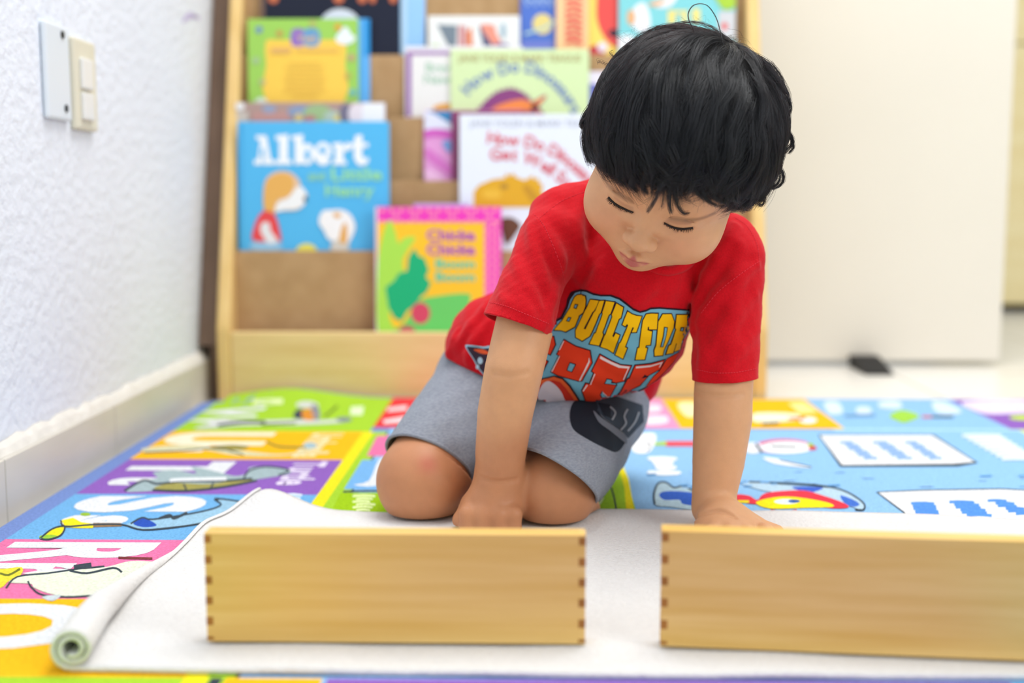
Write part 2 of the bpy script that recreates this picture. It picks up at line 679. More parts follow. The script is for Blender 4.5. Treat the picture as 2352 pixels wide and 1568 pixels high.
# -- lowest pocket
bk = Book('thin lilac book just showing above the pink-bordered palm tree book', 0, 950, 1078, 467, (186, 158, 214), 0.0125, 0.005); bk.done()
bk = Book('yellow picture book with pink dotted border and green palm leaves, lowest tier', 0, 862, 1151, 475, (240, 62, 190), 0.0, 0.012)
bk.poly((236, 236, 240), rect(862, 475, 867, 775))
for r in range(3):
    for i in range(13):
        cx, cy = 878 + i * 21.5 + (r % 2) * 10, 483 + r * 13
        bk.poly((255, 168, 178), ell(cx, cy, 5, 5, n=8), True, 0) if r != 1 or i % 2 else None
for i in range(14):
    for r in range(3):
        bk.poly((255, 168, 178), ell(1118 + r * 12, 512 + i * 19 + (r % 2) * 9, 5, 5, n=8), True, 0)
bk.poly((252, 200, 46), rect(868, 510, 1113, 775))
bk.poly((172, 228, 84), smooth_closed([(893, 505), (908, 532), (915, 558), (930, 545), (955, 545), (940, 570), (925, 600), (930, 640), (905, 680), (895, 730), (915, 770), (870, 772), (866, 640), (874, 560)], 4))
bk.poly((24, 180, 122), [(952, 570), (962, 588), (975, 592), (985, 620), (978, 636), (990, 650), (980, 672), (968, 680), (955, 700), (935, 715), (922, 738), (905, 730), (892, 705), (885, 660), (905, 645), (915, 628), (935, 622), (938, 590)])
bk.poly((106, 210, 106), smooth_closed([(900, 775), (930, 740), (960, 692), (1000, 680), (1076, 674), (1080, 700), (1100, 745), (1100, 775)], 4))
bk.poly((212, 74, 104), ell(966, 719, 22, 25))
bk.poly((200, 70, 100), ell(935, 757, 18, 9))
bk.text('Chicka', 980, 551, 24, (170, 84, 186), 0.035, 1.18)
bk.text('Chicka', 980, 584, 24, (170, 84, 186), 0.035, 1.18)
bk.text('Boom', 1000, 615, 20, (96, 204, 168), 0.035, 1.35)
bk.text('Boom', 1000, 645, 20, (96, 204, 168), 0.035, 1.35)
bk.done()
# -- second pocket
bk = Book('large blue picture book with two cartoon dogs and a white title', 1, 546, 893, 279, (84, 184, 238), 0.0, 0.010, spine=(150, 205, 236))
bk.poly((70, 168, 226), rect(551, 282, 558, 575))
xs = 583
def slab(ch, x, y, h, col, sx=1.0):
    bk.text(ch, x, y, h, col, 0.055, sx)
ALB = {
 'A': [[(583, 378), (583, 368), (592, 366), (598, 322), (588, 320), (588, 311), (612, 311), (622, 366), (630, 368), (630, 378), (604, 378), (604, 368), (608, 366), (607, 357), (603, 357), (602, 366), (602, 378)]],
 'l': [[(632, 378), (632, 368), (641, 367), (641, 322), (633, 321), (633, 311), (662, 308), (662, 367), (670, 368), (670, 378)]],
 'b': [[(677, 378), (677, 321), (669, 320), (669, 312), (696, 308), (696, 333), (704, 329), (714, 331), (721, 342), (722, 358), (717, 373), (707, 379), (696, 376)]],
 'e': [ell(742, 353, 21, 27)],
 'r': [[(764, 378), (764, 370), (770, 368), (770, 338), (763, 337), (763, 329), (786, 327), (788, 337), (797, 326), (806, 330), (807, 342), (797, 347), (789, 345), (789, 368), (796, 370), (796, 378)]],
 't': [[(813, 364), (813, 338), (805, 338), (805, 330), (813, 328), (816, 311), (832, 309), (832, 328), (846, 328), (846, 338), (832, 338), (832, 360), (838, 364), (846, 360), (847, 371), (836, 380), (822, 379)]]}
for ch, polys in ALB.items():
    for pl in polys:
        bk.poly((240, 246, 252), pl)
bk.poly((84, 184, 238), ell(603, 349, 4, 9)); bk.poly((84, 184, 238), ell(706, 356, 6, 13))
bk.poly((84, 184, 238), ell(741, 345, 9, 7)); bk.poly((84, 184, 238), [(752, 357), (764, 357), (764, 364), (752, 362)])
bk.text('and', 708, 413, 20, (148, 214, 176), 0.03, 0.95)
bk.text('Little', 760, 413, 28, (150, 222, 178), 0.03, 1.45)
bk.text('Henry', 747, 450, 27, (150, 222, 178), 0.03, 1.15)
bk.poly((150, 200, 232), smooth_closed([(582, 555), (640, 555), (642, 574), (580, 574)], 3))
bk.poly((226, 196, 170), smooth_closed([(607, 482), (605, 440), (612, 410), (635, 394), (665, 395), (686, 412), (692, 430), (706, 446), (700, 468), (682, 482), (652, 484), (632, 488), (625, 492)], 4))
bk.poly((230, 176, 92), smooth_closed([(608, 486), (606, 440), (614, 412), (638, 398), (664, 400), (676, 416), (672, 438), (660, 452), (640, 458), (632, 470), (628, 490)], 4))
bk.poly((240, 242, 244), smooth_closed([(632, 486), (640, 464), (662, 454), (680, 432), (692, 428), (704, 446), (698, 470), (680, 480), (655, 482)], 4))
bk.poly((40, 44, 60), ell(701, 457, 4, 7))
bk.poly((228, 74, 78), smooth_closed([(608, 484), (628, 490), (638, 510), (646, 548), (640, 554), (582, 552), (584, 520), (595, 495)], 4))
bk.poly((228, 228, 232), smooth_closed([(602, 512), (618, 512), (622, 530), (638, 554), (616, 560), (606, 545), (598, 530)], 4))
bk.poly((244, 244, 246), smooth_closed([(732, 510), (740, 486), (760, 482), (786, 482), (806, 494), (816, 520), (808, 545), (796, 560), (768, 556), (752, 546), (744, 530)], 5))
bk.poly((210, 206, 196), smooth_closed([(768, 552), (796, 552), (800, 574), (760, 574)], 3))
bk.poly((228, 172, 92), smooth_closed([(790, 512), (797, 520), (796, 556), (780, 556), (782, 532)], 4))
bk.poly((228, 172, 92), ell(774, 494, 9, 6, 20))
bk.poly((232, 222, 92), ell(704, 577, 24, 18, a0=180, a1=360))
bk.done()
bk = Book('white picture book with a mustard yellow dinosaur and a red title', 1, 1055, 1400, 262, (228, 236, 248), 0.0, 0.010)
bk.text('JANE YOLEN & MARK TEAGUE', 1078, 290, 14, (176, 184, 200), 0.01, fit=1378)
s = 'How Do Dinosaurs'
bk.text(s, 0, 0, 27, (216, 104, 118), 0.03, 1.0, arc=on_curve(s, [(1118, 328), (1160, 333), (1215, 338), (1275, 362), (1330, 405), (1372, 442)], 27, 0.95))
s = 'Get Well Soon?'
bk.text(s, 0, 0, 27, (216, 104, 118), 0.03, 1.0, arc=on_curve(s, [(1126, 368), (1180, 368), (1240, 388), (1290, 424), (1340, 470)], 27))
body_ = [(1088, 476), (1088, 440), (1100, 425), (1130, 412), (1160, 408), (1162, 396), (1170, 404), (1180, 396), (1184, 406), (1205, 414), (1225, 402), (1226, 412), (1238, 408), (1238, 420), (1248, 424), (1244, 438), (1250, 450), (1248, 476)]
bk.poly((222, 170, 42), body_)
bk.poly((198, 148, 44), smooth_closed([(1200, 430), (1214, 425), (1240, 455), (1236, 470), (1218, 460)], 4))
bk.poly((176, 136, 54), ell(1158, 428, 9, 7))
bk.poly((232, 186, 62), ell(1130, 446, 22, 12))
bk.poly((106, 70, 52), smooth_closed([(1150, 505), (1175, 500), (1195, 515), (1190, 530), (1165, 560), (1155, 540)], 4))
bk.done()
# -- third pocket
bk = Book('pink and white pictured book between the brown tier and the white dinosaur book', 2, 974, 1200, 253, (226, 158, 214), 0.0068, 0.004)
bk.poly((222, 226, 244), [(974, 253), (1060, 253), (1060, 300), (1000, 295), (974, 300)])
bk.poly((64, 134, 186), smooth_closed([(985, 255), (1060, 255), (1060, 292), (1025, 278), (1000, 262)], 4))
bk.poly((208, 98, 192), smooth_closed([(974, 300), (1010, 296), (1060, 312), (1060, 322), (1000, 314), (976, 318)], 4))
bk.poly((214, 120, 198), smooth_closed([(980, 340), (1010, 360), (1055, 400), (1055, 416), (1000, 380), (978, 360)], 4))
bk.poly((236, 190, 228), smooth_closed([(978, 390), (1000, 395), (1020, 414), (980, 416)], 4))
bk.poly((120, 160, 216), smooth_closed([(1015, 328), (1034, 322), (1044, 340), (1030, 350)], 4))
bk.done()
bk = Book('maroon book edge showing between the pink book and the white dinosaur book', 2, 1037, 1235, 254, (138, 68, 108), 0.0, 0.006)
bk.done()
bk = Book('grey brown collage picture book peeking out above the blue dog book', 2, 542, 886, 235, (176, 148, 140), 0.0, 0.008)
for (c_, pl) in (((196, 148, 142), rect(580, 258, 665, 292)), ((150, 160, 186), ell(618, 250, 16, 10)), ((140, 156, 186), ell(690, 256, 30, 14)), ((158, 186, 136), ell(730, 262, 34, 22)),
                 ((226, 200, 122), ell(686, 270, 8, 10)), ((192, 132, 130), ell(712, 272, 14, 8)), ((176, 196, 184), ell(765, 270, 22, 16)), ((222, 204, 122), ell(778, 274, 12, 12)),
                 ((118, 114, 136), ell(793, 262, 14, 24)), ((228, 218, 226), ell(820, 262, 20, 26)), ((236, 238, 244), rect(832, 236, 884, 300)), ((236, 236, 236), ell(550, 243, 12, 10)), ((200, 190, 180), rect(543, 255, 570, 290))):
    bk.poly(c_, pl)
bk.done()
# -- fourth pocket
bk = Book('light blue book half hidden behind the green and yellow back cover', 3, 690, 849, 43, (98, 176, 240), 0.0085, 0.004)
bk.poly((0, 142, 216), rect(838, 44, 848, 128)); bk.done()
bk = Book('lime green book with a yellow panel and a small white cloud', 3, 569, 822, 43, (156, 206, 92), 0.0, 0.008)
bk.poly((246, 204, 84), smooth_closed([(610, 96), (640, 92), (760, 92), (794, 92), (792, 150), (788, 245), (614, 245), (612, 150)], 2))
bk.poly((146, 112, 190), smooth_closed([(670, 69), (698, 68), (698, 104), (670, 104)], 2))
bk.poly((104, 158, 200), smooth_closed([(698, 68), (732, 69), (732, 104), (698, 104)], 2))
bk.text('Yeti', 680, 96, 16, (206, 172, 140), 0.03, 1.2)
bk.poly((232, 240, 246), smooth_closed([(772, 84), (782, 72), (790, 62), (800, 66), (806, 78), (817, 86), (808, 98), (790, 102), (774, 96)], 4))
for (cx, cy, c_) in ((595, 68, (110, 142, 190)), (642, 77, (198, 154, 84)), (718, 54, (178, 182, 106)), (776, 62, (226, 164, 62)), (588, 139, (166, 192, 150)), (807, 132, (198, 154, 130)), (799, 174, (188, 176, 92)), (811, 212, (108, 184, 190)), (602, 188, (180, 186, 130))):
    bk.poly(c_, ell(cx, cy, 8, 8, n=10))
for i in range(8):
    ww = (36, 46, 40, 48, 46, 44, 50, 30)[i]
    bk.poly((234, 192, 82), rect(700 - ww, 143 + i * 10.5, 700 + ww, 146.5 + i * 10.5))
bk.poly((224, 176, 110), rect(622, 110, 668, 121)); bk.poly((236, 190, 100), rect(680, 112, 780, 118))
bk.poly((220, 236, 224), ell(600, 234, 14, 10))
bk.done()
bk = Book('white book with a purple border and green lettering', 3, 930, 1200, 106, (228, 226, 232), 0.0075, 0.004)
bk.poly((148, 96, 168), rect(934, 118, 1040, 268)); bk.poly((232, 232, 230), rect(945, 126, 1040, 268))
bk.text('Brave', 978, 165, 21, (158, 196, 170), 0.02, 1.05); bk.text('New', 974, 192, 21, (158, 196, 170), 0.02, 1.05)
bk.poly((226, 166, 56), ell(1030, 250, 36, 13)); bk.done()
bk = Book('pale green picture book with an orange and purple dinosaur and blue title', 3, 1035, 1353, 113, (212, 232, 178), 0.0, 0.0085)
bk.text('JANE YOLEN & MARK TEAGUE', 1052, 141, 15, (176, 164, 108), 0.02, fit=1334)
s = 'How Do Dinosaurs'
bk.text(s, 0, 0, 27, (118, 140, 186), 0.03, 1.0, arc=on_curve(s, [(1076, 220), (1104, 192), (1150, 172), (1205, 166), (1252, 186), (1290, 222), (1314, 262)], 27, 0.96))
bk.poly((140, 70, 128), smooth_closed([(1050, 262), (1094, 256), (1110, 236), (1140, 212), (1175, 203), (1205, 214), (1222, 232), (1250, 218), (1254, 224), (1238, 246), (1240, 268), (1060, 268)], 4))
bk.poly((240, 142, 76), smooth_closed([(1124, 262), (1135, 246), (1165, 234), (1200, 228), (1225, 234), (1254, 219), (1236, 244), (1232, 268), (1124, 268)], 4))
for i in range(11):
    x = 1100 + i * 11.5
    yb_ = np.interp(x, [1095, 1140, 1175, 1222], [254, 212, 203, 228])
    bk.poly((150, 90, 136), [(x - 3, yb_ + 3), (x, yb_ - 9), (x + 3, yb_ + 3)])
bk.poly((110, 60, 50), ell(1228, 246, 8, 10)); bk.done()
bk = Book('white book with violet corner mostly hidden by the black hair', 3, 1351, 1520, 164, (226, 222, 236), 0.004, 0.006)
bk.poly((106, 112, 190), smooth_closed([(1352, 195), (1376, 200), (1376, 240), (1352, 244)], 3)); bk.done()
# -- fifth pocket
bk = Book('light blue book right of the black moon book on the upper tier', 4, 880, 976, -60, (150, 198, 244), 0.008, 0.004)
bk.poly((186, 220, 246), rect(922, -58, 934, 130)); bk.done()
bk = Book('black picture book with a white moon, upper left tier', 4, 597, 918, -75, (22, 28, 48), 0.0, 0.0075, spine=(150, 120, 100))
bk.poly((214, 220, 228), ell(781, 62, 48, 42)); bk.poly((116, 92, 80), rect(597, -70, 608, 140))
for (cx, r) in ((628, 12), (778, 13), (832, 11), (856, 8), (903, 9)):
    bk.poly((198, 108, 72), ell(cx, -4, r, 12))
bk.done()
bk = Book('small white book with striped legs pictures above the pale green dinosaur book', 4, 983, 1194, 36, (232, 234, 232), 0.0, 0.0075)
for (c_, pl) in (((120, 134, 146), [(1004, 56), (1050, 58), (1048, 110), (1032, 110)]), ((214, 178, 180), rect(1052, 58, 1072, 110)), ((196, 112, 108), rect(1056, 58, 1060, 110)), ((196, 112, 108), rect(1066, 62, 1070, 110)),
                 ((226, 130, 80), [(1072, 75), (1084, 60), (1086, 110), (1074, 110)]), ((84, 90, 124), [(1100, 58), (1124, 70), (1132, 110), (1112, 110)]), ((232, 150, 130), smooth_closed([(1104, 58), (1134, 58), (1140, 76), (1150, 96), (1140, 110), (1122, 90)], 4)),
                 ((110, 90, 150), ell(1152, 108, 20, 9)), ((196, 220, 140), ell(1000, 112, 14, 10)), ((160, 186, 200), ell(1156, 70, 6, 18))):
    bk.poly(c_, pl)
bk.done()
bk = Book('dark blue book with a yellow ringed planet', 4, 1195, 1300, -60, (82, 116, 200), 0.0075, 0.004)
bk.poly((226, 208, 132), ell(1246, 55, 23, 24)); bk.poly((176, 206, 206), stroke([(1205, 78), (1225, 72), (1250, 64), (1280, 46)], 6))
for i, x in enumerate((1204, 1222, 1240, 1258)):
    bk.poly((160, 188, 226), stroke([(x, -6 + 4 * (i % 2)), (x + 8, 14), (x + 14, -4)], 5))
bk.poly((116, 130, 208), rect(1198, 95, 1275, 130)); bk.done()
bk = Book('cream book with a column of red lettering', 4, 1277, 1352, -60, (240, 200, 150), 0.0, 0.007)
for i in range(9):
    y = -10 + i * 13.5
    bk.poly((228, 96, 84), stroke([(1298, y), (1318, y - 4), (1338, y + 2)], 7)); bk.poly((230, 120, 104), rect(1300 + (i % 3) * 12, y - 6, 1307 + (i % 3) * 12, y + 6))
bk.done()
bk = Book('yellow book with a big red oval and a black dot', 4, 1347, 1423, -60, (246, 216, 106), 0.0075, 0.004)
bk.poly((228, 84, 80), smooth_closed([(1380, -60), (1420, -60), (1422, 60), (1421, 106), (1398, 98), (1376, 62), (1370, 20)], 5))
bk.poly((50, 40, 60), ell(1410, 76, 12, 9)); bk.poly((196, 66, 74), ell(1370, 118, 20, 14)); bk.poly((232, 224, 236), ell(1384, 108, 12, 12)); bk.done()
bk = Book('teal picture book with white and orange figures behind the top of the hair', 4, 1421, 1690, -70, (130, 208, 214), 0.0, 0.0075)
for (c_, pl) in (((236, 238, 244), smooth_closed([(1456, 18), (1478, 6), (1490, 26), (1494, 60), (1484, 78), (1462, 70), (1450, 50)], 4)), ((226, 176, 128), ell(1450, 40, 10, 18)), ((236, 238, 242), smooth_closed([(1500, 4), (1530, -6), (1556, -10), (1540, 14), (1510, 18)], 4)),
                 ((226, 176, 128), smooth_closed([(1490, 8), (1512, 2), (1532, -2), (1516, 12), (1496, 14)], 4)), ((238, 222, 132), rect(1534, 24, 1552, 56)), ((238, 222, 132), rect(1566, 26, 1578, 56)), ((238, 222, 132), rect(1590, 20, 1608, 52)), ((238, 222, 132), rect(1534, 24, 1580, 31)),
                 ((168, 206, 66), smooth_closed([(1640, -20), (1690, -20), (1690, 14), (1664, 22), (1648, 4)], 4)), ((206, 208, 212), rect(1650, 26, 1690, 90)), ((236, 238, 242), ell(1440, 100, 24, 20)), ((220, 100, 100), ell(1664, 60, 8, 8))):
    bk.poly(c_, pl)
bk.done()
# added brown slab standing in for the shade between wall and rack
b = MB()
M_GAP_SHADE = mat('brown_gap_shade', (112, 92, 78), 0.6, 0.2, col2=(130, 108, 94), vscale=5, vstretch=(6, 6, 1))
b.prism([(1.812, 0.075), (1.812 + .27 * .9, 0.975), (2.0 + .1, 0.975), (2.1, 0.075)], 0, -0.5185, -0.4845, M_GAP_SHADE)
b.prism([(1.822, ZF + .0005), (1.822, 0.0745), (2.1, 0.0745), (2.1, ZF + .0005)], 0, -0.5035, -0.4845, M_GAP_SHADE)
b.build('shade_slab', base=(-0.5, 1.95, ZF), props=dict(label='narrow brown slab added in place of shade in the gap between the white wall and the book rack', cat='shade_slab'))
# ================================================================== RUG
def rz(x, y):
    return 0.015 * math.exp(-((x + 0.368) / 0.085) ** 2 - ((y - 1.765) / 0.055) ** 2)

RX0, RX1, RY0, RY1 = -0.490, 1.45, 0.40, 1.776
def far_edge(x):
    return RY1 - 0.06 * max(0.0, (-0.36 - x) / 0.13)
C_BORDER = (118, 142, 200)
rug = MB()
nx, ny = 97, 70
vv, ff = [], []
for j in range(ny + 1):
    for i in range(nx + 1):
        x = RX0 + (RX1 - RX0) * i / nx
        y = RY0 + (far_edge(x) - RY0) * j / ny
        vv.append((x, y, rz(x, y)))
for j in range(ny):
    for i in range(nx):
        a = j * (nx + 1) + i
        ff.append([a, a + 1, a + nx + 2, a + nx + 1])
rug.add(vv, ff, fuzz(C_BORDER))
# rounded bound edge and underside
loop = [j * (nx + 1) for j in range(ny, -1, -1)] + list(range(1, nx + 1)) + [j * (nx + 1) + nx for j in range(1, ny + 1)] + [ny * (nx + 1) + i for i in range(nx - 1, 0, -1)]
lo = len(vv)
dn = []
for k in loop:
    x, y, z = vv[k]
    ox = -0.003 if x < RX0 + .001 else (0.003 if x > RX1 - .001 else 0)
    dn.append((x + ox, y, z - 0.005)); dn.append((x + ox * .5, y, z - 0.0115))
L = len(loop)
fl = []
allv = [vv[k] for k in loop] + dn
for i in range(L):
    j = (i + 1) % L
    fl.append([i, j, L + 2 * j, L + 2 * i]); fl.append([L + 2 * i, L + 2 * j, L + 2 * j + 1, L + 2 * i + 1])
rug.add(allv, fl, fuzz(C_BORDER))

RL = [0]
def rug_xy(col, poly, fine=None):
    """shape printed on the rug, world x,y"""
    v, f = tri2d_fine(poly, fine) if fine else tri2d(poly)
    RL[0] += 1
    o = 0.0003 + 0.000004 * RL[0]
    P = [(p[0], p[1], rz(p[0], p[1]) + o) for p in v]
    f2 = []
    for t in f:
        a, b_, c = (np.array(P[i][:2]) for i in t[:3])
        f2.append(t if (b_[0] - a[0]) * (c[1] - a[1]) - (b_[1] - a[1]) * (c[0] - a[0]) > 0 else t[::-1])
    rug.add(P, f2, fuzz(col))

def rug_px(col, poly):
    rug_xy(col, [tuple(FL(p[0], p[1], 0.0)[:2]) for p in poly])

def rug_line(col, pts, w=4):
    rug_px(col, stroke(smooth_open(pts, 4), w))

def R_(x0, y0, x1, y1):
    return [(x0, y0), (x1, y0), (x1, y1), (x0, y1)]

def rug_text(s, X, Y, size, col, wy=1.0, bold=0.05):
    v, f, w = text2d(s, bold)
    Y = float(FL(300, 460 + 810 / Y)[1])
    RL[0] += 1
    o = 0.0003 + 0.000004 * RL[0]
    P = [(X + p[1] * size, Y - p[0] * size * wy, rz(X + p[1] * size, Y - p[0] * size * wy) + o) for p in v]
    rug.add(P, [list(t) for t in f], fuzz(col))

WHT = (222, 225, 228); INK = (62, 72, 80); LIME = (164, 206, 56); YEL = (236, 222, 40); BLU = (112, 172, 220); PNK = (226, 118, 164); ORG = (244, 184, 32); PUR = (142, 98, 184); RED = (222, 62, 66); GRY = (160, 180, 184)
CX0, CX1 = -0.468, -0.2175
rows = [1.722, 1.506, 1.338, 1.175, 1.012, 0.8555, 0.7097]
rug_xy(LIME, R_(CX0 + .01, rows[1], -0.210, 1.768), 0.02)
rug_xy(LIME, R_(CX0, rows[1], -0.40, 1.715), 0.02)
for c_, a, b_ in ((ORG, 2, 1), (PUR, 3, 2), (BLU, 4, 3), (PNK, 5, 4), (ORG, 6, 5)):
    rug_xy(c_, R_(CX0, rows[a], CX1, rows[b_]))
rug_xy(LIME, R_(-0.49, 0.42, CX1, rows[6]))
# band beside the column and centre field
rug_xy((142, 188, 228), R_(-0.186, 0.42, 0.64, 1.530))
rug_xy(YEL, R_(-0.2185, 0.42, -0.2045, rows[1])); rug_xy(LIME, R_(-0.2045, 0.42, -0.185, rows[1])); rug_xy(INK, R_(-0.1865, 0.42, -0.184, rows[1]))
xs = [-0.210, -0.012, 0.199, 0.415, 0.634, 0.84, 1.05, 1.25, 1.42]
for i, c_ in enumerate((RED, (236, 150, 190), ORG, (142, 188, 228), PUR, LIME, RED, ORG)):
    rug_xy(c_, R_(xs[i], 1.536, xs[i + 1], 1.770))
rug_xy((176, 216, 206), R_(0.40, 1.526, 0.66, 1.536))
rug_xy((214, 224, 112), R_(0.640, 0.42, 0.655, 1.530))
for k, c_ in enumerate((BLU, ORG, RED, LIME, PNK, BLU, PUR)):
    rug_xy(c_, R_(0.66, 1.53 - (k + 1) * .16, 0.90, 1.53 - k * .16))
rug_xy(LIME, R_(0.90, 0.42, 1.42, 1.53))
# near row
rug_xy(YEL, R_(-0.213, 0.42, -0.203, 0.7095)); rug_xy(INK, R_(-0.2015, 0.42, -0.194, 0.7095)); rug_xy(ORG, R_(-0.1917, 0.42, -0.131, 0.7095)); rug_xy(PUR, R_(-0.128, 0.42, 0.30, 0.7095)); rug_xy(BLU, R_(0.302, 0.42, 0.63, 0.7095))
# small cells of the path
rug_px(PNK, [(866, 1001), (960, 1001), (940, 1048), (842, 1048)]); rug_px((120, 176, 226), [(832, 1057), (960, 1057), (950, 1124), (790, 1124)])
rug_px((158, 198, 32), [(782, 1132), (960, 1132), (960, 1200), (750, 1200)])
rug_px(WHT, smooth_closed([(870, 1056), (900, 1052), (890, 1084), (866, 1116), (812, 1114), (848, 1104)], 3))
for i in range(6):
    y = 1140 + i * 6.5
    rug_line((222, 236, 170), [(810 + (i % 2) * 8, y), (835, y - 2), (862 - (i % 3) * 6, y)], 5)
rug_line(INK, [(788, 1130), (850, 1128), (930, 1130)], 4)
# lime hem on the right of the small cells
rug_px(LIME, [(1300, 1060), (1416, 1060), (1440, 1100), (1468, 1200), (1300, 1200)]); rug_px(YEL, [(1416, 1060), (1426, 1060), (1444, 1100), (1462, 1200), (1440, 1200), (1434, 1120)])
rug_line(INK, [(1404, 1120), (1412, 1150), (1418, 1190)], 4); rug_px((222, 232, 180), [(1362, 1146), (1388, 1144), (1380, 1158), (1364, 1162)])
# letters
rug_text('V', -0.462, 1.705, 0.075, WHT, 1.0, 0.045); rug_text('v', -0.462, 1.625, 0.06, WHT, 0.9)
rug_text('U', -0.452, 1.522, 0.115, (244, 232, 206), 0.72, 0.06); rug_text('u', -0.452, 1.44, 0.08, (240, 232, 214), 0.7)
rug_text('T', -0.446, 1.350, 0.102, WHT, 0.72, 0.05); rug_text('t', -0.446, 1.278, 0.085, WHT, 0.8, 0.045)
rug_text('S', -0.442, 1.192, 0.112, WHT, 0.80, 0.055); rug_text('s', -0.436, 1.118, 0.076, WHT, 0.8, 0.055)
rug_text('R', -0.448, 1.030, 0.118, WHT, 0.56, 0.045); rug_text('r', -0.448, 0.970, 0.10, WHT, 0.55, 0.05)
rug_text('Q', -0.440, 0.873, 0.128, WHT, 0.60, 0.05)
rug_text('Turtle', -0.270, 1.352, 0.036, (224, 214, 236), 0.86, 0.03); rug_text('Umbrella', -0.280, 1.518, 0.038, (246, 226, 176), 0.72, 0.03)
for i in range(5):
    rug_line((214, 230, 244), [(652 + i % 2 * 6, 1138 + i * 7), (672, 1136 + i * 7), (694 - i * 4, 1138 + i * 7)], 5)
# turtle
rug_px(GRY, smooth_closed([(290, 1128), (330, 1106), (362, 1098), (352, 1086), (400, 1080), (450, 1088), (440, 1072), (490, 1082), (540, 1094), (570, 1086), (574, 1074), (620, 1072), (664, 1080), (660, 1090), (600, 1100), (560, 1108), (480, 1120), (380, 1126), (320, 1130)], 4))
rug_px((158, 152, 84), smooth_closed([(355, 1120), (400, 1110), (480, 1112), (560, 1102), (580, 1106), (520, 1120), (420, 1128), (370, 1128)], 4))
rug_line(INK, [(286, 1128), (330, 1104), (360, 1112), (420, 1106), (500, 1106), (580, 1100)], 5); rug_line(INK, [(350, 1126), (430, 1128), (520, 1118), (590, 1104)], 5)
rug_line(INK, [(560, 1100), (572, 1082), (610, 1072), (664, 1080), (640, 1092)], 4); rug_line(INK, [(422, 1112), (428, 1126)], 4); rug_line(INK, [(490, 1110), (484, 1122)], 4)
rug_line((230, 234, 236), [(390, 1104), (420, 1102), (520, 1100)], 7)
# umbrella row figure
rug_px((214, 210, 170), smooth_closed([(325, 1032), (380, 1024), (440, 1022), (480, 1026), (560, 1036), (640, 1044), (700, 1036), (724, 1024), (700, 1040), (640, 1048), (540, 1046), (470, 1034), (400, 1034), (345, 1040)], 4))
rug_px((150, 140, 70), smooth_closed([(480, 1028), (530, 1022), (572, 1026), (552, 1034), (500, 1034)], 4)); rug_px((160, 186, 196), ell(712, 1024, 16, 7)); rug_line((140, 130, 60), [(612, 1014), (640, 1026), (700, 1028)], 5); rug_line(INK, [(330, 1040), (420, 1036), (500, 1030), (560, 1046)], 3)
# violin row figure
rug_px((206, 210, 206), smooth_closed([(445, 985), (480, 974), (520, 962), (600, 966), (680, 964), (740, 966), (800, 962), (796, 970), (700, 976), (560, 978), (490, 984)], 4))
rug_px((70, 76, 88), smooth_closed([(676, 948), (690, 940), (706, 950), (698, 962), (676, 960)], 4)); rug_px((216, 142, 56), smooth_closed([(694, 944), (722, 942), (722, 964), (698, 964)], 3)); rug_px((140, 140, 150), smooth_closed([(716, 934), (732, 938), (734, 962), (720, 962)], 3)); rug_px((206, 210, 206), ell(706, 934, 26, 5)); rug_line((110, 130, 50), [(745, 958), (775, 934)], 5)
rug_px((130, 142, 140), ell(790, 964, 18, 6)); rug_px((220, 236, 196), [(806, 936), (836, 934), (832, 954), (804, 954)]); rug_line((222, 236, 180), [(580, 930), (650, 930)], 6); rug_line(INK, [(500, 978), (560, 970), (610, 970)], 6); rug_line((90, 100, 70), [(600, 976), (680, 972)], 4)
# figure in the S row
rug_px(YEL, [(140, 1196), (168, 1190), (186, 1200), (214, 1204), (214, 1214), (180, 1214), (150, 1212), (146, 1204)]); rug_px(YEL, smooth_closed([(92, 1236), (118, 1218), (148, 1212), (140, 1228), (116, 1238)], 3)); rug_px((150, 196, 66), ell(112, 1234, 22, 5)); rug_px((150, 186, 60), ell(196, 1182, 12, 4)); rug_px((150, 120, 84), [(214, 1202), (278, 1202), (280, 1210), (214, 1212)])
rug_px((150, 190, 214), smooth_closed([(290, 1206), (330, 1196), (420, 1184), (480, 1170), (508, 1158), (494, 1146), (520, 1148), (560, 1156), (600, 1170), (520, 1196), (420, 1208), (330, 1216)], 4)); rug_px((48, 84, 178), smooth_closed([(306, 1204), (324, 1192), (340, 1194), (360, 1208), (330, 1212)], 4))
rug_px((214, 206, 90), ell(506, 1190, 12, 3.5))
rug_line(INK, [(92, 1238), (120, 1216), (148, 1210), (140, 1230), (112, 1240), (92, 1238)], 4); rug_line(INK, [(140, 1196), (150, 1210), (214, 1206), (280, 1206), (330, 1218), (420, 1210), (500, 1196)], 4); rug_line(INK, [(300, 1204), (326, 1190), (350, 1194), (420, 1184), (480, 1172), (508, 1160), (494, 1146), (560, 1154)], 4); rug_line(INK, [(366, 1192), (390, 1184), (400, 1192), (430, 1178)], 6)
